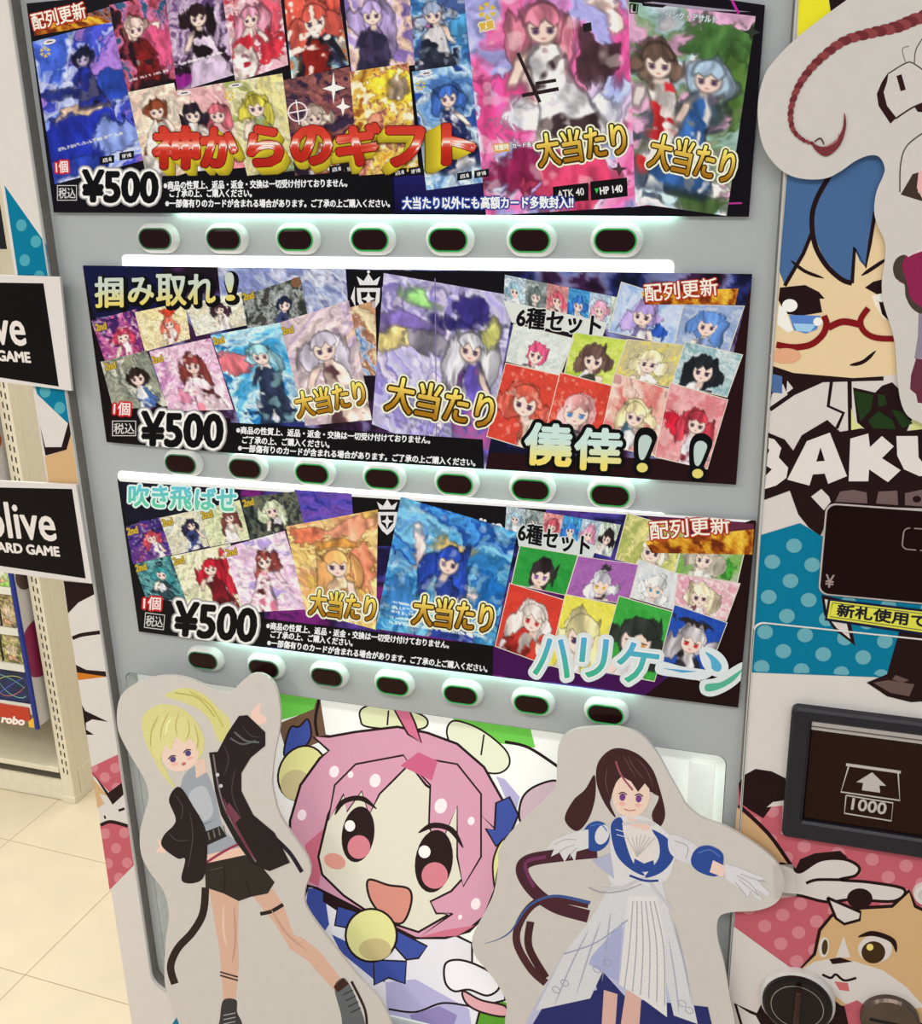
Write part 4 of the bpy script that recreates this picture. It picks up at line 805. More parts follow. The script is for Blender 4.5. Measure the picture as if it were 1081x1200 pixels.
mk([(262, 642), (334, 622), (361, 714), (286, 718)], 87, [(226, 196, 214), (206, 170, 206), (232, 216, 224), (170, 150, 206)], figs=[FIG((.55, .3), .17, (126, 56, 54), (228, 200, 212), long=1.0, acc=(214, 120, 150))], spark=.5)
mk([(335, 617), (443, 596), (456, 690), (440, 738), (357, 716)][:1] + [(443, 597), (441, 738), (358, 716)], 88, [(214, 180, 110), (226, 200, 140), (220, 150, 110), (206, 170, 90)], figs=[FIG((.5, .45), .2, (216, 160, 100), (226, 206, 170), long=.9, acc=(206, 170, 140))], blobs=[(.55, .25, .26, .06, (200, 140, 70), .04), (.2, .15, .16, .1, (222, 120, 90), .06), (.7, .12, .25, .07, (226, 150, 120), .06), (.85, .45, .12, .2, (214, 130, 100), .08)], strips=[(.85, .95, (110, 80, 60), .7)])
mk([(470, 582), (607, 623), (579, 757), (440, 737)], 89, [(40, 110, 170), (70, 150, 200), (130, 190, 220), (24, 70, 150), (60, 130, 196)], freq=2.4, figs=[FIG((.5, .38), .16, (36, 70, 170), (40, 60, 140), long=1.2, acc=(226, 206, 214))], blobs=[(.22, .35, .05, .16, (226, 206, 206), .04), (.75, .64, .14, .04, (226, 206, 206), .03), (.48, .27, .16, .03, (206, 180, 110), .03), (.15, .75, .14, .18, (60, 130, 200), .08), (.85, .6, .12, .2, (30, 110, 190), .08)], strips=[(.76, .95, (206, 226, 230), .9)], spark=.3)
heads(reg, [(594, 593), (728, 615), (716, 653), (592, 620)], 320).build('portrait_strip', M_paper, root)
A = Art(reg); A.poly([(605, 616), (700, 640), (694, 656), (608, 640)], (200, 206, 206)); A.build('set_label_strip', M_paper, root)
mk([(736, 602), (802, 622), (790, 672), (722, 655)], 90, [(206, 200, 110), (150, 160, 90), (222, 214, 140), (110, 120, 90)], border=BD, figs=[FIG((.55, .62), .36, (222, 214, 190), (206, 200, 190), long=.3)])
mk([(802, 632), (873, 643), (864, 682), (792, 671)], 91, [(150, 176, 130), (110, 160, 70), (190, 196, 190)], border=BD, figs=[FIG((.4, .45), .42, (206, 198, 180), (206, 200, 190), long=.5)], blobs=[(.8, .72, .22, .3, (60, 140, 50), .04)])
mk([(749, 656), (803, 676), (789, 714), (737, 699)], 92, [(196, 200, 204), (214, 216, 218), (180, 190, 196)], border=BD, figs=[FIG((.5, .55), .38, (222, 224, 226), (206, 206, 210), long=.4, eye=(60, 140, 170))])
mk([(795, 673), (867, 684), (851, 727), (790, 713)], 93, [(222, 206, 206), (206, 140, 160), (226, 214, 214), (200, 110, 140)], border=BD, figs=[FIG((.42, .5), .38, (216, 200, 170), (120, 60, 70), long=.5)])
mk([(610, 640), (677, 651), (663, 697), (600, 684)], 94, [(30, 130, 50), (50, 150, 66), (40, 140, 56)], border=BD, figs=[FIG((.48, .62), .4, (50, 40, 46), (60, 60, 66), long=.3, eye=(130, 80, 150))])
mk([(678, 652), (748, 662), (736, 708), (664, 697)], 95, [(140, 80, 150), (160, 100, 170), (150, 90, 160)], border=BD, figs=[FIG((.5, .6), .34, (206, 204, 216), (60, 50, 60), long=.5, eye=(206, 170, 40))], blobs=[(.5, .2, .12, .14, (50, 46, 52), .03)])
mk([(598, 684), (663, 704), (644, 780), (581, 757)], 96, [(190, 50, 40), (204, 64, 50), (196, 56, 44)], border=BD, figs=[FIG((.52, .42), .26, (226, 214, 208), (150, 40, 36), long=.5, eye=(180, 40, 40))])
mk([(663, 697), (725, 710), (701, 795), (644, 779)], 97, [(206, 200, 60), (222, 214, 96), (200, 190, 50)], border=BD, figs=[FIG((.5, .5), .34, (222, 212, 160), (226, 216, 190), long=.5)])
mk([(726, 699), (791, 718), (767, 798), (702, 786)], 98, [(40, 140, 50), (60, 160, 66), (50, 150, 56)], border=BD, figs=[FIG((.5, .48), .36, (44, 50, 46), (200, 206, 200), long=.4, eye=(206, 140, 40))])
mk([(791, 709), (852, 730), (826, 799), (772, 781)], 99, [(24, 56, 150), (36, 76, 170), (30, 66, 160)], border=BD, figs=[FIG((.5, .45), .28, (176, 170, 176), (40, 36, 44), long=.5, eye=(190, 40, 50))], blobs=[(.4, .2, .3, .06, (40, 34, 30), .05)])
update_banner(reg, root, (763, 633), (856, 625), 22, [(756, 634), (884, 620), (882, 650), (764, 648)])
A = Art(reg)
cyc = lambda v: tuple(np.array((90, 190, 150)) * (1 - v) + np.array((90, 180, 206)) * v)
for ch, x0, x1, yb in (('吹', 151, 174, 593), ('き', 178, 196, 594), ('飛', 199, 224, 596), ('ば', 229, 252, 597), ('せ', 254, 276, 598)):
    A.text(ch, (x0, yb), (x1, yb + .6), 25, cyc, .8, [(2.8, (206, 226, 222), 0, 0)])
A.build('headline_lettering', M_paper, root)
A = Art(reg); tg = lambda v: tuple(np.array((60, 170, 130)) * (1 - v) + np.array((80, 160, 206)) * v)
for ch, x0, x1, y0, y1, h in (('ハ', 625, 667, 790, 795, 44), ('リ', 678, 709, 792, 795, 45), ('ケ', 721, 768, 797, 803, 46)):
    A.text(ch, (x0, y0), (x1, y1), h, tg, 1.0, [(6.5, (206, 214, 216), 0, 0), (2.6, (234, 238, 238), 0, 0)])
A.poly([(768, 782), (775, 775), (800, 781), (832, 786), (834, 792), (820, 797), (795, 794), (772, 790)], (206, 214, 218), True); A.poly([(776, 783), (800, 785), (818, 787), (800, 788.5)], (80, 150, 190))
A.poly([(820, 762), (830, 758), (846, 766), (854, 780), (850, 792), (836, 792), (824, 780)], (206, 214, 218), True); A.poly([(827, 764), (838, 770), (846, 780), (843, 787), (835, 784), (833, 774)], (80, 160, 196), True)
A.poly([(822, 798), (840, 794), (862, 780), (874, 776), (874, 790), (858, 806), (836, 816), (822, 812)], (204, 212, 214), True); A.poly([(828, 802), (846, 799), (864, 788), (871, 784), (860, 798), (842, 808), (828, 810)], (80, 166, 140), True)
A.build('large_lettering', M_paper, root)
A = Art(reg); A.text('6種セット', (607, 634), (690, 652), 23, (14, 12, 16), .8, [(2.0, (206, 212, 212), 0, 0)], up=(.1, -.99)); A.build('set_lettering', M_paper, root)
ranks(reg, root, [(150, 627), (191, 617), (237, 608), (286, 594), (160, 670), (204, 662), (266, 652)])
price(reg, root, (204, 744), (298, 752), 39, ((168, 714), (188, 715)), 15, ((171, 733), (190, 735)))
notice(reg, root, [(310, 725), (578, 757), (577, 792), (307, 757)], [((312, 737), (526, 760)), ((317, 747), (413, 757.5)), ((313, 757), (571, 788))], 8.4)
win_text(reg, root, (362, 720), (438, 729), 30, 2.2); win_text(reg, root, (483, 731), (575, 742), 34, 2.6)

# glowing bars added behind each poster's lower edge to throw mint light below
for a_, b_ in (((205, 251), (790, 254)), ((272, 531), (760, 561.5)), ((255, 753), (745, 814))):
    A0, B0 = W(a_[0], a_[1], PY0), W(b_[0], b_[1], PY0); up_ = np.array([0, 0, 1.0])
    prof = lambda p: np.array([p + up_ * h_ + np.array([0, y_ - p[1], 0]) for y_, h_ in ((-.0052, .003), (-.0052, .008), (-.0040, .008), (-.0040, .003))])
    loft('added_glow_bar', [prof(A0), prof(B0)], mat('mint_glow', (220, 250, 236), .4, emit=24.0, ecol=(196, 255, 228), noise=.005), vm)

# ---------------- backlit picture in the lower window
bl = thing('window_picture', 'backlit picture of a pink-haired cartoon figure inside the lower window', 'poster', tuple(W(480, 1000, .022)))
YB = 0.0262; reg = Reg(YB); M_back = ink_mat('backlit_ink', 0.4, emit=0.34)
def wb(x, y): return (x, y)
S = lambda x, y: (340 + x / 2.857, 780 + y / 2.857)
q = [(150, 806), (792, 866), (792, 1290), (192, 1210)]
xR_ = float(W(795, 900, YB)[0]); P = np.array([(WX0 + .005, YB, WZ1 - .005), (xR_, YB, WZ1 - .005), (xR_, YB, WZ0 + .005), (WX0 + .005, YB, WZ0 + .005)]); reg.clip = P; loft('picture_sheet', [P, P + [0, .0006, 0]], M_edge, bl)
A = Art(reg, 1.0)
LN = (38, 24, 26); HP = (206, 150, 172); LIME = (108, 196, 78); CR = (216, 212, 194); WB = (238, 240, 236); BLU = (62, 80, 156); YEL = (222, 220, 150); LAV = (176, 172, 208)
A.poly([(120, 780), (830, 840), (830, 1330), (150, 1230)], WB)
A.poly([S(-60, 75), S(105, 92), S(90, 150), S(-60, 190)], LIME); A.poly([S(525, 160), S(800, 190), S(822, 275), S(700, 260), S(560, 190)], LIME)
A.poly([(160, 985), (182, 1030), (210, 1120), (200, 1140), (180, 1110)], (66, 150, 40)); A.poly([S(520, 1090), S(740, 1130), S(740, 1290), S(520, 1290)], (86, 150, 44))
A.poly([S(-40, 195), S(80, 145), S(95, 100), S(150, 110), S(140, 240), S(-10, 300)], (110, 84, 66)); A.poly([S(100, 104), S(350, 140), S(470, 150), S(470, 215), S(170, 240), S(120, 230)], WB); A.stroke([S(100, 104), S(85, 180), S(92, 235)], 3.5, LN)
A.outlined([S(240, 145), S(300, 128), S(400, 150), S(455, 175), S(455, 205), S(400, 215), S(260, 205), S(236, 180)], (216, 222, 180), LN, 2.2); A.stroke([S(330, 150), S(326, 200)], 2, LN)
A.outlined([S(560, 185), S(640, 215), S(720, 280), S(735, 330), S(700, 360), S(640, 350), S(560, 290), S(528, 240), S(530, 200)], (222, 226, 200), LN, 2.2); A.stroke([S(650, 230), S(640, 300)], 2, LN)
A.stroke([S(720, 255), S(800, 275), S(900, 340)], 3.5, LN); A.poly([S(690, 370), S(720, 380), S(770, 440), S(760, 480), S(720, 440)], LAV)
A.outlined([S(900, 390), S(830, 400), S(780, 440), S(768, 510), S(800, 540), S(900, 480)], (200, 176, 186), LN, 2.6)
A.outlined([S(0, 210), S(30, 205), S(60, 180), S(70, 240), S(30, 290), S(-20, 300)], BLU, LN, 2.2)
A.outlined(ell(*S(40, 360), 27, 33, 25).tolist(), YEL, LN, 2.4, False); A.poly(ell(*S(20, 400), 18, 18), (200, 186, 140))
# body
A.outlined([S(60, 740), S(120, 740), S(300, 830), S(560, 905), S(610, 930), S(610, 1010), S(720, 1050), S(720, 1120), S(640, 1140), S(600, 1290), S(300, 1290), S(200, 1040), S(60, 860), S(40, 800)], (222, 220, 226), LN, 3, False)
A.poly([S(60, 745), S(130, 750), S(160, 820), S(110, 900), S(50, 830)], BLU); A.poly([S(120, 790), S(200, 820), S(190, 900), S(150, 920), S(130, 860)], (232, 232, 236)); A.poly([S(140, 900), S(260, 960), S(320, 1060), S(280, 1050), S(170, 960)], BLU)
A.poly([S(110, 740), S(160, 770), S(300, 840), S(360, 870), S(350, 900), S(200, 850), S(110, 790)], LN)
A.poly([S(320, 1060), S(420, 1050), S(600, 1150), S(620, 1290), S(330, 1290)], LAV); A.stroke([S(330, 1150), S(420, 1160), S(510, 1130), S(600, 1140)], 2.4, LN); A.poly([S(400, 1170), S(500, 1140), S(560, 1170), S(540, 1230), S(440, 1250)], (140, 128, 176))
A.outlined([S(345, 880), S(460, 940), S(430, 980), S(390, 985), S(350, 940)], BLU, LN, 2.2, False); A.outlined([S(280, 985), S(390, 990), S(385, 1065), S(330, 1045), S(282, 1070)], BLU, LN, 2.2, False); A.outlined([S(160, 805), S(240, 830), S(200, 880), S(150, 870)], BLU, LN, 2.2, False)
A.outlined([S(520, 1000), S(560, 985), S(620, 1000), S(690, 1040), S(700, 1080), S(660, 1105), S(600, 1085), S(550, 1090), S(520, 1060)], (232, 230, 234), LN, 2.6)
A.outlined([S(580, 1090), S(640, 1120), S(720, 1140), S(720, 1175), S(640, 1160), S(590, 1130)], (216, 160, 166), LN, 2.4)
# hair and face
A.outlined([S(0, 520), S(35, 400), S(100, 310), S(130, 285), S(78, 238), S(130, 238), S(220, 222), S(360, 205), S(460, 225), S(560, 262), S(650, 340), S(712, 450), S(720, 560), S(700, 700), S(660, 830), S(600, 890), S(520, 912), S(420, 912), S(90, 745), S(0, 720)], HP, LN, 3, False)
A.poly([S(50, 600), S(120, 540), S(118, 620), S(95, 740), S(60, 720)], (196, 106, 128))
A.outlined([S(128, 500), S(160, 430), S(230, 400), S(330, 400), S(400, 330), S(455, 400), S(560, 470), S(600, 560), S(592, 700), S(560, 755), S(470, 790), S(490, 830), S(530, 835), S(430, 892), S(300, 850), S(180, 770), S(108, 700), S(95, 640)], CR, LN, 2.8, False)
A.outlined([S(470, 790), S(540, 755), S(590, 700), S(640, 500), S(700, 560), S(690, 740), S(650, 840), S(590, 890), S(430, 912), S(545, 830), S(490, 830)], HP, LN, 2.6, False); A.poly([S(430, 910), S(520, 885), S(620, 870), S(560, 905)], (200, 110, 130))
A.outlined([S(128, 520), S(150, 400), S(220, 330), S(380, 300), S(400, 330), S(300, 430), S(265, 500), S(240, 420), S(190, 490), S(180, 430)], HP, LN, 2.2, False)
A.outlined([S(400, 325), S(490, 318), S(560, 330), S(640, 430), S(640, 640), S(580, 740), S(560, 640), S(560, 470), S(500, 610), S(465, 540), S(470, 400)], HP, LN, 2.2, False)
A.poly([S(370, 335), S(430, 290), S(495, 320), S(475, 385)], (196, 96, 130)); A.outlined([S(345, 140), S(400, 150), S(420, 195), S(440, 258), S(395, 230)], (206, 110, 140), LN, 2.2, False)
for x, y, r in ((148, 355, 7), (285, 385, 8), (203, 365, 4), (40, 500, 6.5), (505, 470, 9), (607, 520, 5), (622, 798, 7), (570, 842, 3)): A.poly(ell(*S(x, y), r * .8, r, 15), (240, 224, 228))
# plain generic face
for cx, cy, rx, ry in ((228, 565, 19, 33), (482, 655, 22, 37)):
    x, y = S(cx, cy); A.poly(ell(x, y, rx, ry, 8), LN); A.poly(ell(x + 1, y + ry * .45, rx * .7, ry * .42, 8), (206, 124, 136)); A.poly(ell(x - rx * .5, y - ry * .3, rx * .32, ry * .2), (238, 234, 230))
A.stroke([S(150, 500), S(180, 455), S(240, 445), S(290, 480)], 6, LN, True, True); A.stroke([S(430, 560), S(480, 535), S(540, 550), S(580, 610)], 6.5, LN, True, True)
A.poly(ell(*S(150, 655), 13, 9, 20), (214, 150, 136))
A.outlined([S(262, 718), S(330, 735), S(398, 748), S(405, 800), S(375, 862), S(320, 845), S(270, 785)], (206, 138, 124), LN, 2.6)
A.outlined(ell(*S(272, 903), 30, 31).tolist(), YEL, LN, 2.6, False); A.poly(ell(*S(285, 950), 19, 13), (200, 184, 130))
A.outlined([S(690, 460), S(735, 440), S(765, 500), S(740, 560), S(690, 605), S(655, 545), S(685, 550)], BLU, LN, 2.4, False)
A.outlined([S(700, 600), S(720, 590), S(690, 720), S(700, 760), S(685, 740), S(680, 660)], YEL, LN, 2.2)
A.build('picture_print', M_back, bl)
# white tray at the right of the window
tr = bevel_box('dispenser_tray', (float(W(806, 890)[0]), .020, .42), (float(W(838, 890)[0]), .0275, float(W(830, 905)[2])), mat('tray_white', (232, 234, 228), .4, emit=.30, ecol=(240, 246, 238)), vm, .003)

# ================================================================ CUT-OUT BOARDS
M_board = mat('board_white', (212, 206, 200), 0.42, noise=0.01)
def board(label, outline, Yf, pads, printer, th=.0045):
    O = crom(outline, True, 5); P = WA(O, Yf)
    root = thing('cutout_board', label, 'cutout board', tuple(P.mean(0)), None)
    P2 = P.copy(); P2[:, 1] += th
    n = len(P); V = np.concatenate([P, P2]); F = [tuple(range(n)), tuple(range(2 * n - 1, n - 1, -1))] + [(i, n + i, n + (i + 1) % n, (i + 1) % n) for i in range(n)]
    obj('board', V, F, M_board, root)
    for (x, y, Yb) in pads:
        c = W(x, y, Yf); bevel_box('mounting_pad', (c[0] - .012, Yf + th, c[2] - .012), (c[0] + .012, Yb, c[2] + .012), mat('foam_pad', (200, 198, 190), .8), root)
    reg = Reg(Yf); printer(reg, root); return root
M_print = ink_mat('board_ink', 0.36, grain=.1, gscale=260)
def face(A, cx, cy, rx, ry, rot, eye, mouth=True):
    c, s = math.cos(math.radians(rot)), math.sin(math.radians(rot)); T = lambda x, y: (cx + x * rx * c - y * ry * s, cy + x * rx * s + y * ry * c)
    A.poly(ell(cx, cy, rx, ry, rot), (224, 198, 182))
    for sx in (-.45, .42):
        A.poly(ell(*T(sx, .12), rx * .16, ry * .17, rot), eye); A.stroke([T(sx - .22, 0), T(sx, -.1), T(sx + .22, 0)], 1.4, (60, 40, 40)); A.poly(ell(*T(sx, .42), rx * .18, ry * .09, rot), (226, 170, 160))
    if mouth: A.poly(ell(*T(0, .6), rx * .12, ry * .09, rot), (180, 96, 90))

def left_fig(reg, root):
    b = lambda x, y: (x * .35, 780 + y * .35)
    A = Art(reg)
    A.stroke([(241, 1040), (238, 1070), (226, 1092), (208, 1112), (200, 1133), (205, 1153)], 9, (40, 28, 26)); A.stroke([(306, 968), (322, 982), (340, 1000), (354, 1022)], 5, (36, 30, 44))
    A.poly([(193, 815), (216, 806), (238, 813), (256, 830), (270, 846), (266, 868), (256, 868), (248, 848), (234, 832), (212, 822)], (204, 198, 132), True)
    A.build('printed_ponytail', M_print, root); A = Art(reg)
    A.stroke([(205, 812), (232, 818), (252, 840)], 1.6, (176, 166, 84)); A.stroke([(222, 810), (246, 826), (262, 852)], 1.6, (186, 176, 90))
    A.poly([(166, 846), (174, 832), (192, 825), (216, 832), (234, 852), (240, 872), (232, 890), (222, 880), (190, 886), (196, 905), (206, 924), (192, 910), (180, 890), (170, 868)], (206, 200, 136), True)
    A.build('printed_hair', M_print, root)
    A = Art(reg)
    A.poly([(213, 915), (228, 898), (241, 903), (252, 930), (262, 971), (282, 992), (262, 1000), (241, 1010), (236, 985), (215, 951)], (150, 156, 166), True); A.poly([(222, 930), (240, 922), (250, 950), (240, 962), (224, 955)], (176, 180, 188), True)
    A.poly([(241, 1002), (284, 992), (287, 1004), (241, 1014)], (222, 186, 168)); A.poly([(232, 978), (258, 968), (266, 980), (240, 992)], (40, 34, 34)); A.stroke([(240, 1012), (262, 998), (282, 988)], 3, (140, 50, 76))
    A.poly([(245, 1041), (280, 1048), (279, 1100), (280, 1130), (276, 1174), (262, 1174), (259, 1130), (256, 1105)], (204, 166, 146), False)
    A.poly([(296, 1050), (320, 1042), (332, 1060), (344, 1095), (356, 1100), (376, 1116), (403, 1151), (391, 1160), (361, 1126), (340, 1112), (322, 1082)], (204, 166, 146), False)
    A.stroke([(305, 1071), (318, 1068), (332, 1060)], 4.5, (34, 26, 26)); A.stroke([(258, 1139), (279, 1145)], 2, (70, 50, 46)); A.stroke([(258, 1143), (279, 1149)], 2, (70, 50, 46))
    A.poly([(240, 1012), (287, 1002), (304, 1012), (322, 1034), (314, 1047), (294, 1051), (280, 1056), (262, 1047), (241, 1040)], (44, 38, 34), False)
    A.poly([(262, 1172), (277, 1172), (278, 1186), (284, 1200), (284, 1222), (256, 1222), (258, 1192)], (52, 50, 54), True); A.poly([(392, 1157), (402, 1146), (410, 1154), (420, 1176), (428, 1200), (424, 1222), (404, 1222), (400, 1190)], (92, 96, 100), True); A.poly([(391, 1156), (402, 1146), (409, 1153), (396, 1163)], (60, 30, 28))
    A.poly([(228, 892), (240, 888), (242, 905), (230, 912)], (218, 188, 172)); A.poly([(294, 836), (302, 826), (306, 824), (305, 835), (313, 842), (308, 848), (297, 848)], (226, 194, 180), True); A.poly([(196, 993), (184, 982), (187, 992), (182, 998), (194, 1000)], (226, 194, 180))
    A.stroke([(222, 958), (236, 966), (252, 960)], 1.2, (110, 116, 128), True, True); A.stroke([(218, 935), (224, 950), (236, 956)], 1.2, (120, 126, 138), True, True)
    for k in range(4): A.stroke([(244 + k * 6, 975 - k * 2.5), (246 + k * 6, 984 - k * 2.5)], 1.4, (120, 112, 100), False)
    A.stroke([(262, 1046), (264, 1030), (262, 1014)], 1.4, (26, 20, 18)); A.stroke([(246, 1020), (262, 1016)], 1, (80, 72, 66)); A.stroke([(294, 1050), (288, 1030)], 1.2, (26, 20, 18))
    A.stroke([(262, 1060), (262, 1090), (266, 1110)], 3, (216, 184, 168), True, True); A.stroke([(274, 1060), (276, 1100), (272, 1130)], 2.5, (184, 144, 126), True, True); A.stroke([(318, 1066), (336, 1094), (360, 1114)], 2.5, (186, 146, 128), True, True)
    for k in range(4): A.stroke([(262, 1190 + k * 5), (276, 1187 + k * 5)], 1.2, (150, 154, 158), False); A.stroke([(402 + k * 3, 1166 + k * 7), (414 + k * 3, 1160 + k * 7)], 1.2, (40, 42, 46), False)
    A.poly([(256, 1212), (284, 1208), (286, 1222), (256, 1224)], (120, 124, 128)); A.stroke([(412, 1150), (428, 1184), (430, 1212)], 3, (44, 30, 32))
    A.build('printed_figure', M_print, root)
    A = Art(reg)
    A.poly([(245, 882), (255, 881), (266, 860), (280, 839), (290, 838), (311, 858), (311, 874), (294, 888), (283, 906), (283, 927), (297, 955), (322, 976), (340, 1011), (316, 1021), (297, 1014), (276, 986), (259, 955), (252, 927)], (36, 28, 30), False)
    A.poly([(210, 922), (198, 937), (206, 962), (192, 979), (190, 992), (208, 1006), (217, 1007), (213, 1032), (231, 1034), (241, 1021), (242, 976), (226, 944)], (34, 26, 28), True)
    A.stroke([(250, 884), (258, 930), (270, 960), (300, 1010)], 1.8, (120, 110, 116)); A.stroke([(270, 865), (284, 872), (300, 868)], 2, (90, 90, 96)); A.poly([(268, 940), (282, 958), (276, 965), (264, 952)], (110, 60, 76))
    for p in ([(262, 872), (268, 890), (262, 910)], [(284, 850), (294, 862), (306, 864)], [(276, 900), (272, 930), (284, 960)], [(204, 930), (214, 945), (212, 962)], [(222, 950), (226, 980), (220, 1020)], [(196, 975), (208, 985), (222, 984)]): A.stroke(p, 1.2, (70, 60, 64), True, True)
    for x, y in ((255, 908), (259, 921)): A.ellipse(x, y, 2.2, 2.2, (190, 188, 190))
    A.stroke([(275, 858), (288, 868), (304, 870)], 2.2, (96, 96, 102)); A.stroke([(262, 935), (272, 960), (288, 990), (300, 1008)], 3, (110, 52, 72), True, True)
    A.build('printed_jacket', M_print, root)
    A = Art(reg); face(A, 211, 884, 22, 20, -22, (80, 66, 120)); A.poly([(176, 860), (192, 838), (216, 840), (234, 858), (231, 876), (224, 862), (216, 872), (206, 862), (200, 880), (193, 872), (187, 892), (180, 884)], (210, 204, 142), False); 
    for p in ([(186, 838), (178, 856), (176, 876)], [(198, 834), (190, 852), (188, 868)], [(210, 834), (206, 850), (208, 862)], [(220, 842), (222, 856), (218, 868)], [(228, 850), (232, 866), (230, 880)]): A.stroke(p, 1.3, (178, 166, 88), True, True)
    A.stroke([(200, 842), (196, 850), (194, 862)], 2, (232, 226, 168), True, True); A.build('printed_face', M_print, root)
board('white cutout board of a blond figure in a black jacket, at the left front', [(138, 827), (146, 810), (168, 797), (192, 792), (216, 794), (240, 803), (259, 811), (271, 811), (283, 799), (296, 790), (310, 791), (322, 803), (328, 828), (328, 852), (322, 883), (319, 915), (322, 935), (328, 955), (345, 982), (360, 1004), (364, 1022), (357, 1045), (361, 1067), (388, 1104), (420, 1144), (447, 1174), (462, 1215), (450, 1255), (380, 1275), (280, 1270), (228, 1245), (210, 1200), (200, 1172), (193, 1150), (194, 1105), (198, 1072), (192, 1045), (177, 1024), (166, 1003), (164, 976), (170, 951), (174, 935), (171, 917), (160, 897), (147, 875), (138, 853)],
      -.030, [(150, 845, -.0015), (250, 1215, WRAP - .0015)], left_fig)

def right_fig(reg, root):
    A = Art(reg); HB = (62, 36, 38)
    A.stroke([(700, 998), (660, 1002), (622, 1008), (612, 1020), (624, 1042), (650, 1062), (690, 1074)], 15, (70, 36, 48), True); A.stroke([(640, 1004), (616, 1012), (626, 1040)], 4, (110, 50, 90)); A.stroke([(690, 1060), (655, 1054), (628, 1058), (610, 1080), (606, 1105), (622, 1135), (640, 1152)], 9, (72, 38, 44), True); A.stroke([(692, 1058), (650, 1050), (620, 1062), (600, 1090), (586, 1100), (568, 1106)], 4, (60, 84, 140), True, 'end'); A.stroke([(622, 1080), (620, 1110), (640, 1146)], 9, (64, 34, 38))
    A.build('printed_locks', M_print, root); A = Art(reg)
    A.poly([(697, 908), (686, 925), (672, 938), (662, 960), (676, 974), (690, 960), (698, 934)], HB, True)
    A.build('printed_ponytail', M_print, root); A = Art(reg)
    A.poly([(699, 915), (702, 892), (720, 877), (745, 882), (764, 900), (774, 926), (780, 955), (772, 970), (764, 955), (770, 930), (716, 930), (722, 958), (708, 940)], HB, True)
    A.build('printed_hair', M_print, root)
    A = Art(reg)
    # skirt
    A.poly([(700, 1085), (660, 1119), (618, 1196), (612, 1225), (830, 1225), (817, 1198), (801, 1134), (784, 1075)], (176, 178, 206), False)
    A.poly([(640, 1174), (700, 1160), (690, 1120), (735, 1170), (830, 1180), (840, 1225), (610, 1225)], (40, 44, 100), False)
    A.poly([(708, 1160), (724, 1165), (720, 1225), (704, 1225)], (206, 166, 156)); A.poly([(734, 1160), (752, 1168), (748, 1225), (724, 1225)], (206, 166, 156))
    A.poly([(717, 1035), (776, 1032), (786, 1075), (804, 1136), (818, 1200), (790, 1190), (770, 1100), (764, 1160), (728, 1150), (736, 1075), (692, 1170), (628, 1184), (661, 1118), (694, 1075)], (202, 202, 206), False)
    A.poly([(736, 1050), (770, 1050), (780, 1100), (782, 1192), (755, 1172), (726, 1154)], (212, 210, 210), False)
    for k in range(6): A.stroke([(742 + k * 5, 1056), (738 + k * 8, 1110), (732 + k * 9.5, 1158 + k * 4)], 1.3, (160, 160, 170))
    A.stroke([(661, 1118), (700, 1104), (736, 1078)], 1.6, (150, 150, 176)); A.poly([(694, 1120), (730, 1080), (724, 1150), (690, 1130)], (160, 164, 200))
    # bodice
    A.poly([(716, 966), (735, 955), (762, 960), (790, 985), (790, 1010), (776, 1034), (718, 1036), (716, 1000)], (208, 206, 208), True)
    A.poly([(716, 968), (728, 958), (734, 980), (742, 1008), (756, 1026), (738, 1018), (722, 1000)], (44, 70, 140), True); A.poly([(764, 972), (784, 984), (790, 1004), (776, 1022), (756, 1028), (772, 1006), (772, 986)], (44, 70, 140), True)
    A.poly([(730, 966), (745, 962), (764, 972), (770, 1000), (755, 1022), (740, 1006)], (214, 206, 202), True); A.poly([(736, 958), (764, 964), (760, 974), (738, 968)], (222, 190, 178))
    A.stroke([(706, 1042), (730, 1040), (756, 1030), (770, 1045), (786, 1064)], 4, (190, 188, 194)); A.stroke([(738, 1026), (756, 1032), (772, 1032)], 2.6, (40, 60, 130)); A.poly([(755, 1012), (744, 1006), (742, 1020), (755, 1022), (768, 1020), (766, 1008)], (44, 70, 140))
    # arms
    A.poly([(694, 1008), (716, 1000), (720, 1030), (702, 1016)], (170, 172, 196)); A.poly([(668, 980), (690, 970), (694, 990), (676, 994)], (224, 194, 182)); A.poly(ell(699, 980, 16, 18, 20), (44, 76, 146)); A.poly(ell(706, 978, 8, 12, 20), (206, 204, 206))
    A.poly([(690, 972), (676, 974), (662, 979), (648, 985), (640, 996), (650, 994), (646, 1004), (656, 999), (662, 1010), (668, 1000), (674, 1010), (676, 998), (690, 994)], (206, 204, 206), False)
    A.poly([(786, 978), (812, 988), (820, 1000), (808, 1012), (786, 1000)], (204, 202, 206), True); A.poly([(816, 995), (832, 991), (848, 1002), (842, 1026), (820, 1022), (810, 1010)], (44, 72, 142), True)
    A.poly([(836, 1008), (852, 1016), (848, 1028), (832, 1022)], (224, 194, 182)); A.poly([(850, 1012), (864, 1016), (878, 1022), (898, 1030), (888, 1032), (904, 1048), (898, 1050), (888, 1042), (894, 1056), (886, 1052), (880, 1044), (876, 1054), (868, 1042), (850, 1030)], (206, 204, 208), False); A.stroke([(864, 1026), (880, 1036), (890, 1050)], 1, (160, 160, 166))
    for p in ([(690, 1090), (670, 1130), (650, 1178)], [(704, 1080), (690, 1120), (676, 1165)], [(716, 1070), (712, 1100), (706, 1150)], [(790, 1080), (800, 1120), (812, 1180)], [(784, 1100), (792, 1150), (796, 1188)]): A.stroke(p, 1.4, (158, 158, 180), True, True)
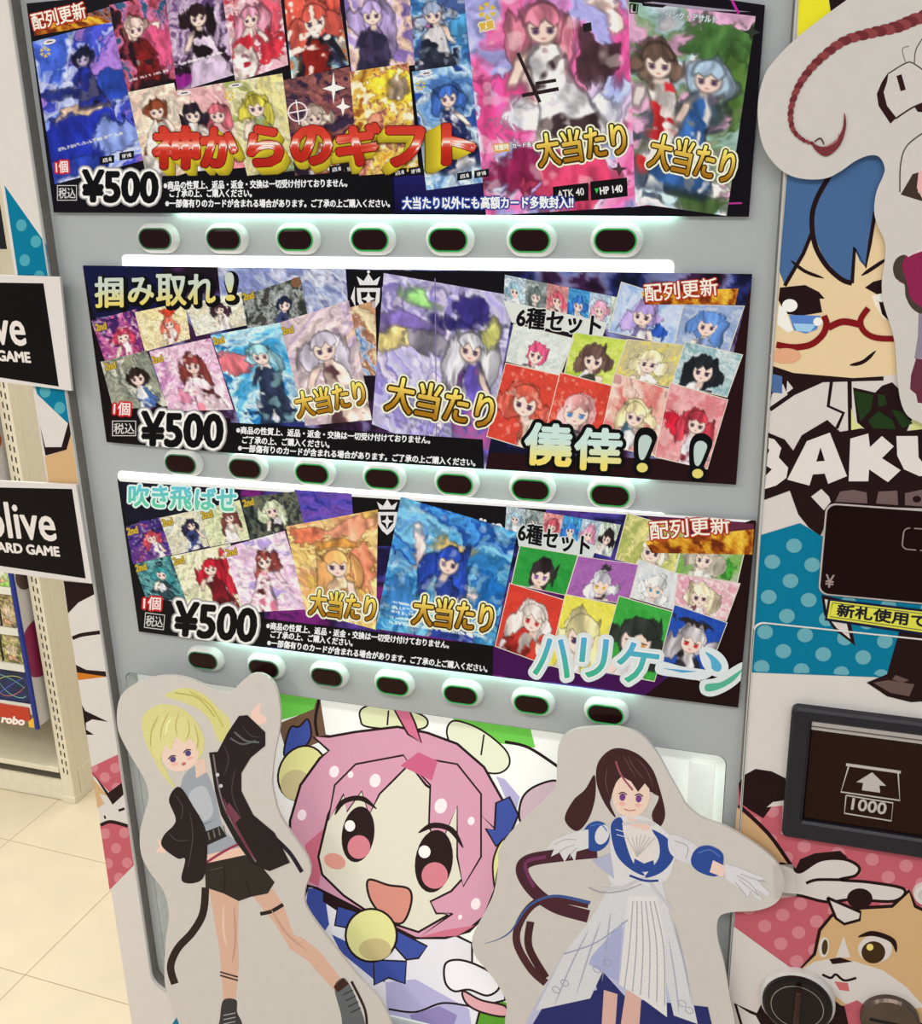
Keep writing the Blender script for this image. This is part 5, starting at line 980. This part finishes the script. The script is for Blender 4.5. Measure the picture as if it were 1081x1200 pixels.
    for cx_, cy_ in ((652, 1160), (662, 1152), (700, 1136), (712, 1128), (800, 1176), (808, 1184)): A.stroke(ell(cx_, cy_, 5, 3.4, 30, 12).tolist(), .9, (150, 150, 168), False, closed=True)
    for k in range(7): A.stroke([(747, 1004), (736 + k * 5.2, 978 + abs(k - 3) * 1.4)], .9, (176, 170, 170), False)
    for k in range(9): A.ellipse(732 + k * 4.2, 963 + abs(k - 4) * .6, 2.6, 2.2, (196, 192, 192))
    A.stroke([(722, 972), (732, 975)], 1, (190, 200, 220)); A.stroke([(723, 978), (734, 981)], 1, (190, 200, 220)); A.stroke([(692, 968), (704, 966), (712, 974)], 1.4, (80, 112, 176)); A.stroke([(818, 1000), (832, 996), (844, 1004)], 1.4, (80, 112, 176))
    for p in ([(676, 984), (662, 984), (650, 990)], [(674, 990), (662, 994), (654, 1000)], [(676, 994), (670, 1000), (668, 1006)]): A.stroke(p, .9, (160, 156, 162))
    for p in ([(868, 1024), (884, 1030), (898, 1034)], [(866, 1030), (880, 1042), (890, 1050)], [(862, 1034), (872, 1046), (876, 1052)]): A.stroke(p, .9, (160, 158, 166))
    A.stroke([(690, 1040), (706, 1046), (730, 1044), (752, 1036)], 1.2, (150, 148, 158)); A.stroke([(790, 985), (806, 992), (804, 1006)], 1.2, (160, 158, 164))
    A.build('printed_dress', M_print, root)
    A = Art(reg); face(A, 740, 932, 22, 26, 6, (110, 60, 130), False); A.stroke([(732, 948), (738, 950), (745, 949)], 1.4, (190, 110, 110))
    A.poly([(708, 930), (706, 902), (722, 882), (746, 886), (766, 904), (774, 934), (766, 930), (756, 918), (748, 928), (740, 916), (726, 908), (718, 928), (714, 946)], HB, False); A.stroke([(722, 892), (728, 908), (742, 926)], 2.2, (150, 80, 96)); [A.stroke(p, 1.1, (98, 66, 68), True, True) for p in ([(712, 900), (710, 916), (714, 932)], [(736, 886), (744, 900), (756, 914)], [(746, 888), (758, 902), (766, 922)], [(730, 884), (738, 898), (746, 912)])]; A.build('printed_face', M_print, root)
rb = board('white cutout board of a dark-haired figure in a white and blue gown', [(656, 870), (671, 856), (698, 852), (728, 853), (752, 862), (770, 882), (785, 909), (797, 930), (806, 945), (824, 959), (851, 969), (877, 984), (903, 1003), (917, 1021), (919, 1040), (910, 1058), (888, 1067), (858, 1069), (843, 1075), (841, 1097), (849, 1130), (855, 1166), (862, 1210), (850, 1265), (760, 1300), (660, 1300), (600, 1260), (592, 1205), (594, 1177), (586, 1158), (571, 1137), (557, 1120), (554, 1098), (567, 1072), (579, 1046), (584, 1015), (586, 994), (606, 968), (637, 940), (651, 920), (653, 900)],
      -.030, [(892, 1040, WRAP - .0030), (560 + 140, 1290, WRAP - .0030)], right_fig)
# clear tape holding the hand edge
A = Art(Reg(-.0312)); A.poly([(906, 1013), (930, 1013), (934, 1050), (908, 1054)], (206, 196, 186)); A.build('tape', mat('clear_tape', (214, 206, 196), .2, alpha=.35), rb)

def top_fig(reg, root):
    A = Art(reg); BR = (112, 48, 52)
    path = crom([(1110, 10), (1075, 22), (1050, 32), (1020, 39), (990, 48), (965, 66), (946, 86), (933, 108), (927, 132), (930, 152), (942, 164), (956, 169)], False, 3)
    N = len(path)
    for i in range(0, N - 1):
        t = i / N; r = 9.5 * (1 - t) + 2.6; p = path[i]; d = path[i + 1] - p; a = math.degrees(math.atan2(d[1], d[0])) + 22
        A.poly(ell(p[0], p[1], r * 1.05 if N < 20 else r * 1.0, r * .62, a, 14), (130, 60, 62) if i % 2 else (104, 42, 46))
    A.poly([(952, 168), (965, 172), (980, 164), (988, 150), (990, 132), (992, 148), (985, 170), (970, 183), (958, 178)], BR, True); A.stroke([(955, 166), (962, 162), (966, 169)], 1.6, (70, 30, 34)); A.stroke([(968, 172), (980, 166), (984, 156)], 1, (180, 120, 120))
    A.build('printed_braid', M_print, root)
    A = Art(reg); GR = (196, 190, 186); LD = (44, 18, 20)
    A.poly([(1042, 84), (1062, 74), (1110, 60), (1110, 120), (1090, 122), (1046, 140), (1036, 118), (1034, 100)], GR, False); A.stroke([(1042, 86), (1062, 74), (1072, 75), (1095, 92)], 1.6, (70, 64, 64)); A.poly([(1042, 84), (1034, 96), (1028, 110), (1030, 124), (1044, 145), (1051, 138), (1040, 124), (1036, 108), (1040, 96)], LD); A.poly([(1051, 89), (1057, 87), (1062, 105), (1056, 107)], LD); A.stroke([(1050, 139), (1070, 126), (1090, 118)], 2, (60, 40, 40)); A.poly([(1072, 125), (1090, 117), (1090, 132), (1076, 131)], LD)
    A.stroke([(1062, 74), (1058, 58), (1066, 54)], 1, (110, 100, 100)); A.stroke([(1072, 75), (1074, 58), (1085, 40)], 1.3, (90, 80, 80))
    A.poly([(1090, 150), (1076, 162), (1062, 172), (1056, 190), (1055, 222), (1066, 215), (1074, 205), (1090, 200)], GR, False); A.stroke([(1088, 152), (1064, 170), (1056, 192), (1055, 225)], 1.6, (70, 64, 64))
    A.poly([(1070, 204), (1077, 202), (1076, 225), (1090, 238), (1082, 236), (1056, 228)], (60, 46, 40)); A.poly([(1077, 201), (1110, 190), (1110, 240), (1082, 234), (1075, 220)], (214, 170, 166))
    A.build('printed_sleeves', M_print, root)
    A = Art(reg)
    A.poly([(1048, 312), (1054, 301), (1066, 299), (1110, 284), (1110, 372), (1078, 366), (1066, 352), (1062, 334), (1054, 330)], (132, 34, 74), False); A.poly([(1047, 313), (1052, 302), (1062, 299), (1058, 312), (1064, 334), (1068, 350), (1082, 362), (1084, 370), (1070, 362), (1062, 348), (1060, 333), (1050, 326)], (66, 56, 48), True); A.stroke([(1064, 300), (1072, 296), (1090, 290)], 3, (206, 190, 194))
    A.poly([(1077, 368), (1110, 362), (1110, 420), (1072, 420), (1076, 395)], (134, 124, 140)); A.poly([(1074, 420), (1110, 424), (1110, 476), (1076, 472), (1074, 462), (1067, 456), (1068, 440)], (96, 44, 60))
    A.build('printed_shoes', M_print, root)
board('white cutout board with a long red braid, high at the right', [(894, 95), (903, 77), (930, 48), (965, 20), (1000, -5), (1040, -30), (1090, -50), (1150, -40), (1190, 60), (1200, 250), (1190, 450), (1150, 530), (1110, 520), (1085, 499), (1065, 488), (1056, 470), (1052, 440), (1050, 410), (1046, 388), (1036, 356), (1034, 330), (1038, 300), (1037, 282), (1028, 262), (1025, 245), (1028, 224), (1036, 205), (1037, 195), (1031, 184), (1020, 182), (1004, 188), (985, 201), (968, 209), (945, 210), (925, 205), (908, 192), (895, 172), (889, 145), (889, 118)],
      -.0225, [(975, 110, WRAP - .0015), (1100, 150, WRAP - .0015), (1085, 440, WRAP - .0015)], top_fig)

# ================================================================ SHOP SIGNS at the left edge
M_sign = ink_mat('sign_ink', 0.3)
for (q, lv, cg, hl, hc, lab) in (([(-150, 318), (70, 324.5), (84, 458), (-140, 430)], ((-96, 398), (31, 405)), ((-46, 419.5), (36, 425)), 42, 12, 'upper black shop sign beside the teal dots on the machine edge'),
                           ([(-120, 558), (89, 568), (108, 684), (-110, 656)], ((-70, 625), (66.5, 634)), ((-12, 645.5), (70, 652)), 42, 11, 'lower black shop sign in front of the shelf unit')):
    root = thing('shop_sign', lab, 'sign', tuple(np.mean(WA(q, -.022), 0)), None)
    P = WA(q, -.022); loft('backing_board', [P, P + [0, .004, 0]], M_edge, root)
    c = WA(q, -.022)[1:3].mean(0); bevel_box('mounting_pad', (c[0] - .035, -.018, c[2] - .02), (c[0] - .012, WRAP, c[2] + .02), mat('foam_pad', (200, 198, 190), .8), root)
    reg = Reg(-.022); A = Art(reg)
    qq = np.array(q, float); A.poly(qq, (206, 200, 196))
    iq = np.array([qq[0] + (14, 11), qq[1] + (-18 if 'upper' in lab else -4.5, 8), qq[2] + (-14.5 if 'upper' in lab else -7.5, -8 if 'upper' in lab else -9), qq[3] + (8, -8)])
    if 'upper' in lab: iq[1] = (51, 332); iq[2] = (69, 453)
    else: iq[1] = (84.5, 573); iq[2] = (100.5, 678)
    A.poly(iq, (14, 9, 9)); A.build('sign_print', M_sign, root)
    A = Art(reg); A.text('hololive', lv[0], lv[1], hl, (214, 206, 200), .9, up=(-.14, -.99) if 'upper' in lab else (-.15, -.99)); A.text('CARD GAME', cg[0], cg[1], hc, (214, 206, 200), .7, up=(-.14, -.99)); A.build('sign_lettering', M_sign, root)

# ================================================================ SHELF UNIT beyond the machine
M_shelf = mat('cream_steel', (232, 224, 200), 0.4, noise=0.015); M_slot = mat('slot_dark', (58, 50, 42), 0.7)
c0 = WZ(89, 942, 0); YS = float(c0[1]); XS = float(c0[0])
sh = thing('shelf_unit', 'cream metal shop shelf unit with slotted upright, left of the machine', 'shelf unit', (XS, YS, 0))
HS = 1.62; XA = XS - 1.1
bevel_box('side_panel', (XS - .004, YS + .026, 0.0), (XS, YS + .50, HS), M_shelf, sh)
up = bevel_box('upright', (XS - .034, YS, 0.0), (XS, YS + .026, HS), M_shelf, sh, .001)
V = []; F = []
for k in range(58):
    for dx in (.010, .021):
        z0 = .085 + k * .025 + (.004 if dx > .015 else 0)
        if z0 > HS - .02: continue
        n = len(V); x = XS - dx; V += [(x - .0018, YS - .0004, z0), (x + .0018, YS - .0004, z0), (x + .0018, YS - .0004, z0 + .014), (x - .0018, YS - .0004, z0 + .014)]; F.append((n, n + 1, n + 2, n + 3))
obj('slots', V, F, M_slot, up)
bevel_box('back_panel', (XA, YS + .38, .08), (XS - .005, YS + .385, HS), M_shelf, sh)
bevel_box('base_shelf', (XA, YS - .001, .085), (XS - .036, YS + .379, .100), M_shelf, sh, .002)
bevel_box('kick_plate', (XA, YS + .004, .002), (XS - .036, YS + .010, .060), M_shelf, sh)
bevel_box('base_recess', (XA, YS + .035, .002), (XS - .036, YS + .040, .084), mat('recess_grey', (150, 144, 126), .6), sh)
bevel_box('front_foot', (XS - .04, YS - .002, 0), (XS + .001, YS + .03, .018), M_shelf, sh, .001)
bevel_box('end_box', (XS - .003, YS + .026, 0.001), (XS + .0015, YS + .5, .085), M_shelf, sh)
# three upper shelves with white price rails
fy = float(WZ(45, 852, .235)[1])
zs = [float(W(*p, fy)[2]) for p in ((0, 822), (0, 778), (0, 735), (0, 688))]
rails = []
xr = float(W(38, 830, fy)[0]) - .004
for i, z in enumerate((zs[0], zs[2] - .004, zs[3] - .004)):
    s_ = bevel_box('shelf_board', (XA, fy + .004, z - .012), (xr, YS + .375, z), mat('shelf_white', (224, 220, 208), .4, noise=.01), sh)
    bevel_box('price_rail', (XA, fy, z - (.024 if i == 0 else .014)), (xr, fy + .004, z + .002), mat('rail_white', (226, 224, 214), .35, noise=.01), s_)
# end divider sign with blue front edge
dv = thing('divider_panel', 'white shelf divider panel with blue front edge and coloured discs', 'divider panel', (XS - .05, YS, .2))
zb = float(W(45, 852, fy)[2]); xd = float(W(43, 840, fy)[0])
bevel_box('panel', (xd - .003, fy + .002, zb), (xd, YS + .10, 1.35), mat('divider_white', (206, 204, 204), .45, noise=.02), dv)
bevel_box('front_edge', (xd - .008, fy - .004, zb - .006), (xd + .002, fy + .004, 1.35), mat('edge_blue', (30, 48, 140), .35), dv, .001)
def disc(y, z, r, c, nm):
    P = np.array([(xd + .0006, np.clip(y + r * math.cos(t), fy + .004, YS + .098), z + r * math.sin(t)) for t in np.linspace(0, 2 * math.pi, 48, endpoint=False)])
    obj('printed_disc', P, [range(48)], mat(nm, c, .4), dv)
ym = (fy + YS) / 2
disc(YS + .02, .43, .075, (140, 44, 84), 'disc_plum'); disc(ym, .965, .022, (176, 84, 40), 'disc_orange'); disc(ym, 1.045, .03, (110, 70, 120), 'disc_violet'); disc(YS + .01, .625, .035, (84, 66, 66), 'disc_grey')
# goods on the shelves
def goods(zb, ht, wlist, labels, group, cols):
    x = xr - .008; out = []
    for k, (w, lab) in enumerate(zip(wlist, labels)):
        t = thing('card_box', lab, 'box', (x - w / 2, fy + .06, zb), group)
        bevel_box('carton', (x - w + .001, fy + .012, zb + .0005), (x - .001, fy + .11, zb + ht), mat('carton_%s' % group.replace(' ', '_'), cols[0], .5), t, .001)
        q = np.array([(x - w + .002, fy + .0115, zb + ht - .001), (x - .002, fy + .0115, zb + ht - .001), (x - .002, fy + .0115, zb + .0015), (x - w + .002, fy + .0115, zb + .0015)])
        nx, ny = 26, 34; img = paint(nx, ny, .8, 400 + int(zb * 1000) + k, cols, freq=5, blobs=[(.5, .55, .25, .2, cols[-1], .1), (.5, .85, .3, .06, (206, 160, 130), .05)])
        u, v = np.meshgrid(np.linspace(0, 1, nx), np.linspace(0, 1, ny)); u = u[..., None]; v = v[..., None]
        PP = ((q[0] * (1 - u) + q[1] * u) * (1 - v) + (q[3] * (1 - u) + q[2] * u) * v).reshape(-1, 3)
        i = np.arange(nx * ny).reshape(ny, nx); FF = np.stack([i[:-1, :-1], i[1:, :-1], i[1:, 1:], i[:-1, 1:]], -1).reshape(-1, 4).tolist()
        obj('carton_print', PP, FF, M_ink, t, cols=ink(img.reshape(-1, 3)))
        x -= w + .003
LB = lambda s: ['%s carton %s' % (s, e) for e in ('next to the blue divider edge', 'second from the blue divider edge')]
goods(zs[3] - .004, .10, (.06, .06), ['lime green card carton on the top shelf, next to the blue divider edge', 'lime green card carton on the top shelf, second from the blue divider edge'], 'green cartons on the top shelf', [(110, 160, 60), (150, 190, 90), (206, 206, 190)])
goods(zs[2] - .004, zs[3] - zs[2] - .02, (.045, .055, .055), ['brown grey card carton on the middle shelf, next to the blue divider edge', 'olive card carton on the middle shelf, second from the blue divider edge', 'olive card carton on the middle shelf, third from the blue divider edge'], 'olive cartons on the middle shelf', [(96, 84, 76), (130, 120, 84), (176, 160, 96), (190, 170, 150)])
goods(zs[1] - .02, .082, (.06, .055), ['card carton lying in the row above the navy pack, next to the blue divider edge', 'card carton in the row above the navy pack, second from the blue divider edge'], 'cartons above the navy pack', [(96, 100, 60), (130, 130, 84), (190, 180, 110), (196, 176, 150)]) if False else None
zmid = zs[1]
t = bevel_box('shelf_board', (XA, fy + .004, zmid - .012), (xr, YS + .375, zmid), MATS['shelf_white'], sh)
bevel_box('price_rail', (XA, fy, zmid - .014), (xr, fy + .004, zmid + .002), MATS['rail_white'], t)
goods(zmid, zs[2] - zmid - .022, (.06, .055), ['dark olive carton on the shelf above the navy pack, next to the blue divider edge', 'dark olive carton on the shelf above the navy pack, second from the blue divider edge'], 'olive cartons on the third shelf', [(86, 90, 56), (120, 120, 76), (180, 172, 104), (190, 172, 146)])
# navy pack with light streaks on the lowest shelf
zl = zs[0]; hz = zmid - .014 - zl - .005
t = thing('card_pack', 'navy pack with curling light streaks on the lowest product shelf', 'pack', (xr - .12, fy + .05, zl))
bevel_box('carton', (xr - .24, fy + .008, zl + .0005), (xr - .004, fy + .10, zl + hz), mat('navy_card', (34, 44, 84), .3, noise=.2, nscale=30), t, .001)
V = []; F = []; rs = np.random.RandomState(5); CC = []
for k, c in enumerate(((120, 190, 170), (190, 190, 110), (90, 110, 200), (206, 120, 110), (140, 200, 190))):
    xs = xr - .02 - np.cumsum(np.full(26, .0075)); zz = zl + hz * (.5 + .34 * np.sin(np.linspace(k, k + 5 + k, 26)))
    xx = xs + .012 * np.cos(np.linspace(0, 9 + k, 26)); n0 = len(V)
    for i in range(26): V += [(xx[i], fy + .0075, zz[i] + .0008), (xx[i], fy + .0075, zz[i] - .0008)]; CC += [ink(c)] * 2
    F += [(n0 + 2 * i, n0 + 2 * i + 1, n0 + 2 * i + 3, n0 + 2 * i + 2) for i in range(25)]
obj('streak_print', V, F, M_ink, t, cols=np.array(CC))
# red shelf label
t = thing('shelf_label', 'red shelf label strip under the navy pack', 'label', (xr - .1, fy - .002, zl - .03))
x0 = xr - .005; zt_ = zl - .004; zb_ = zl - .042
loft('label_strip', [np.array([(x0 - .3, fy - .0035, zb_), (x0, fy - .0035, zb_), (x0, fy - .0035, zt_), (x0 - .3, fy - .0035, zt_)]), np.array([(x0 - .3, fy - .001, zb_), (x0, fy - .001, zb_), (x0, fy - .001, zt_), (x0 - .3, fy - .001, zt_)])], mat('label_red', (190, 60, 36), .4), t)
reg = Reg(fy - .0036); A = Art(reg)
A.text('robo', (2, 846.5), (28, 850), 8.5, (230, 220, 214), .7, [(1.2, (170, 40, 30), 0, 0)]); A.poly([(33, 846), (40, 840), (40, 853), (34, 852)], (214, 170, 60)); A.build('lettering', M_ink, t)
# small dark notice on the shelf end, high up
t = thing('notice_card', 'small dark notice on the shelf end above the upper shop sign', 'notice', (XS + .002, YS + .02, 1.42))
P = W(5, 292, YS - .002); P2 = W(-8, 250, YS - .002)
loft('card_sheet', [np.array([(XS - .03, YS - .0015, P[2]), (float(P[0]) + .006, YS - .0015, P[2]), (float(P[0]) + .006, YS - .0015, P[2] + .16), (XS - .03, YS - .0015, P[2] + .16)]), np.array([(XS - .03, YS - .0004, P[2]), (float(P[0]) + .006, YS - .0004, P[2]), (float(P[0]) + .006, YS - .0004, P[2] + .16), (XS - .03, YS - .0004, P[2] + .16)])], mat('notice_black', (16, 14, 22), .4), t)
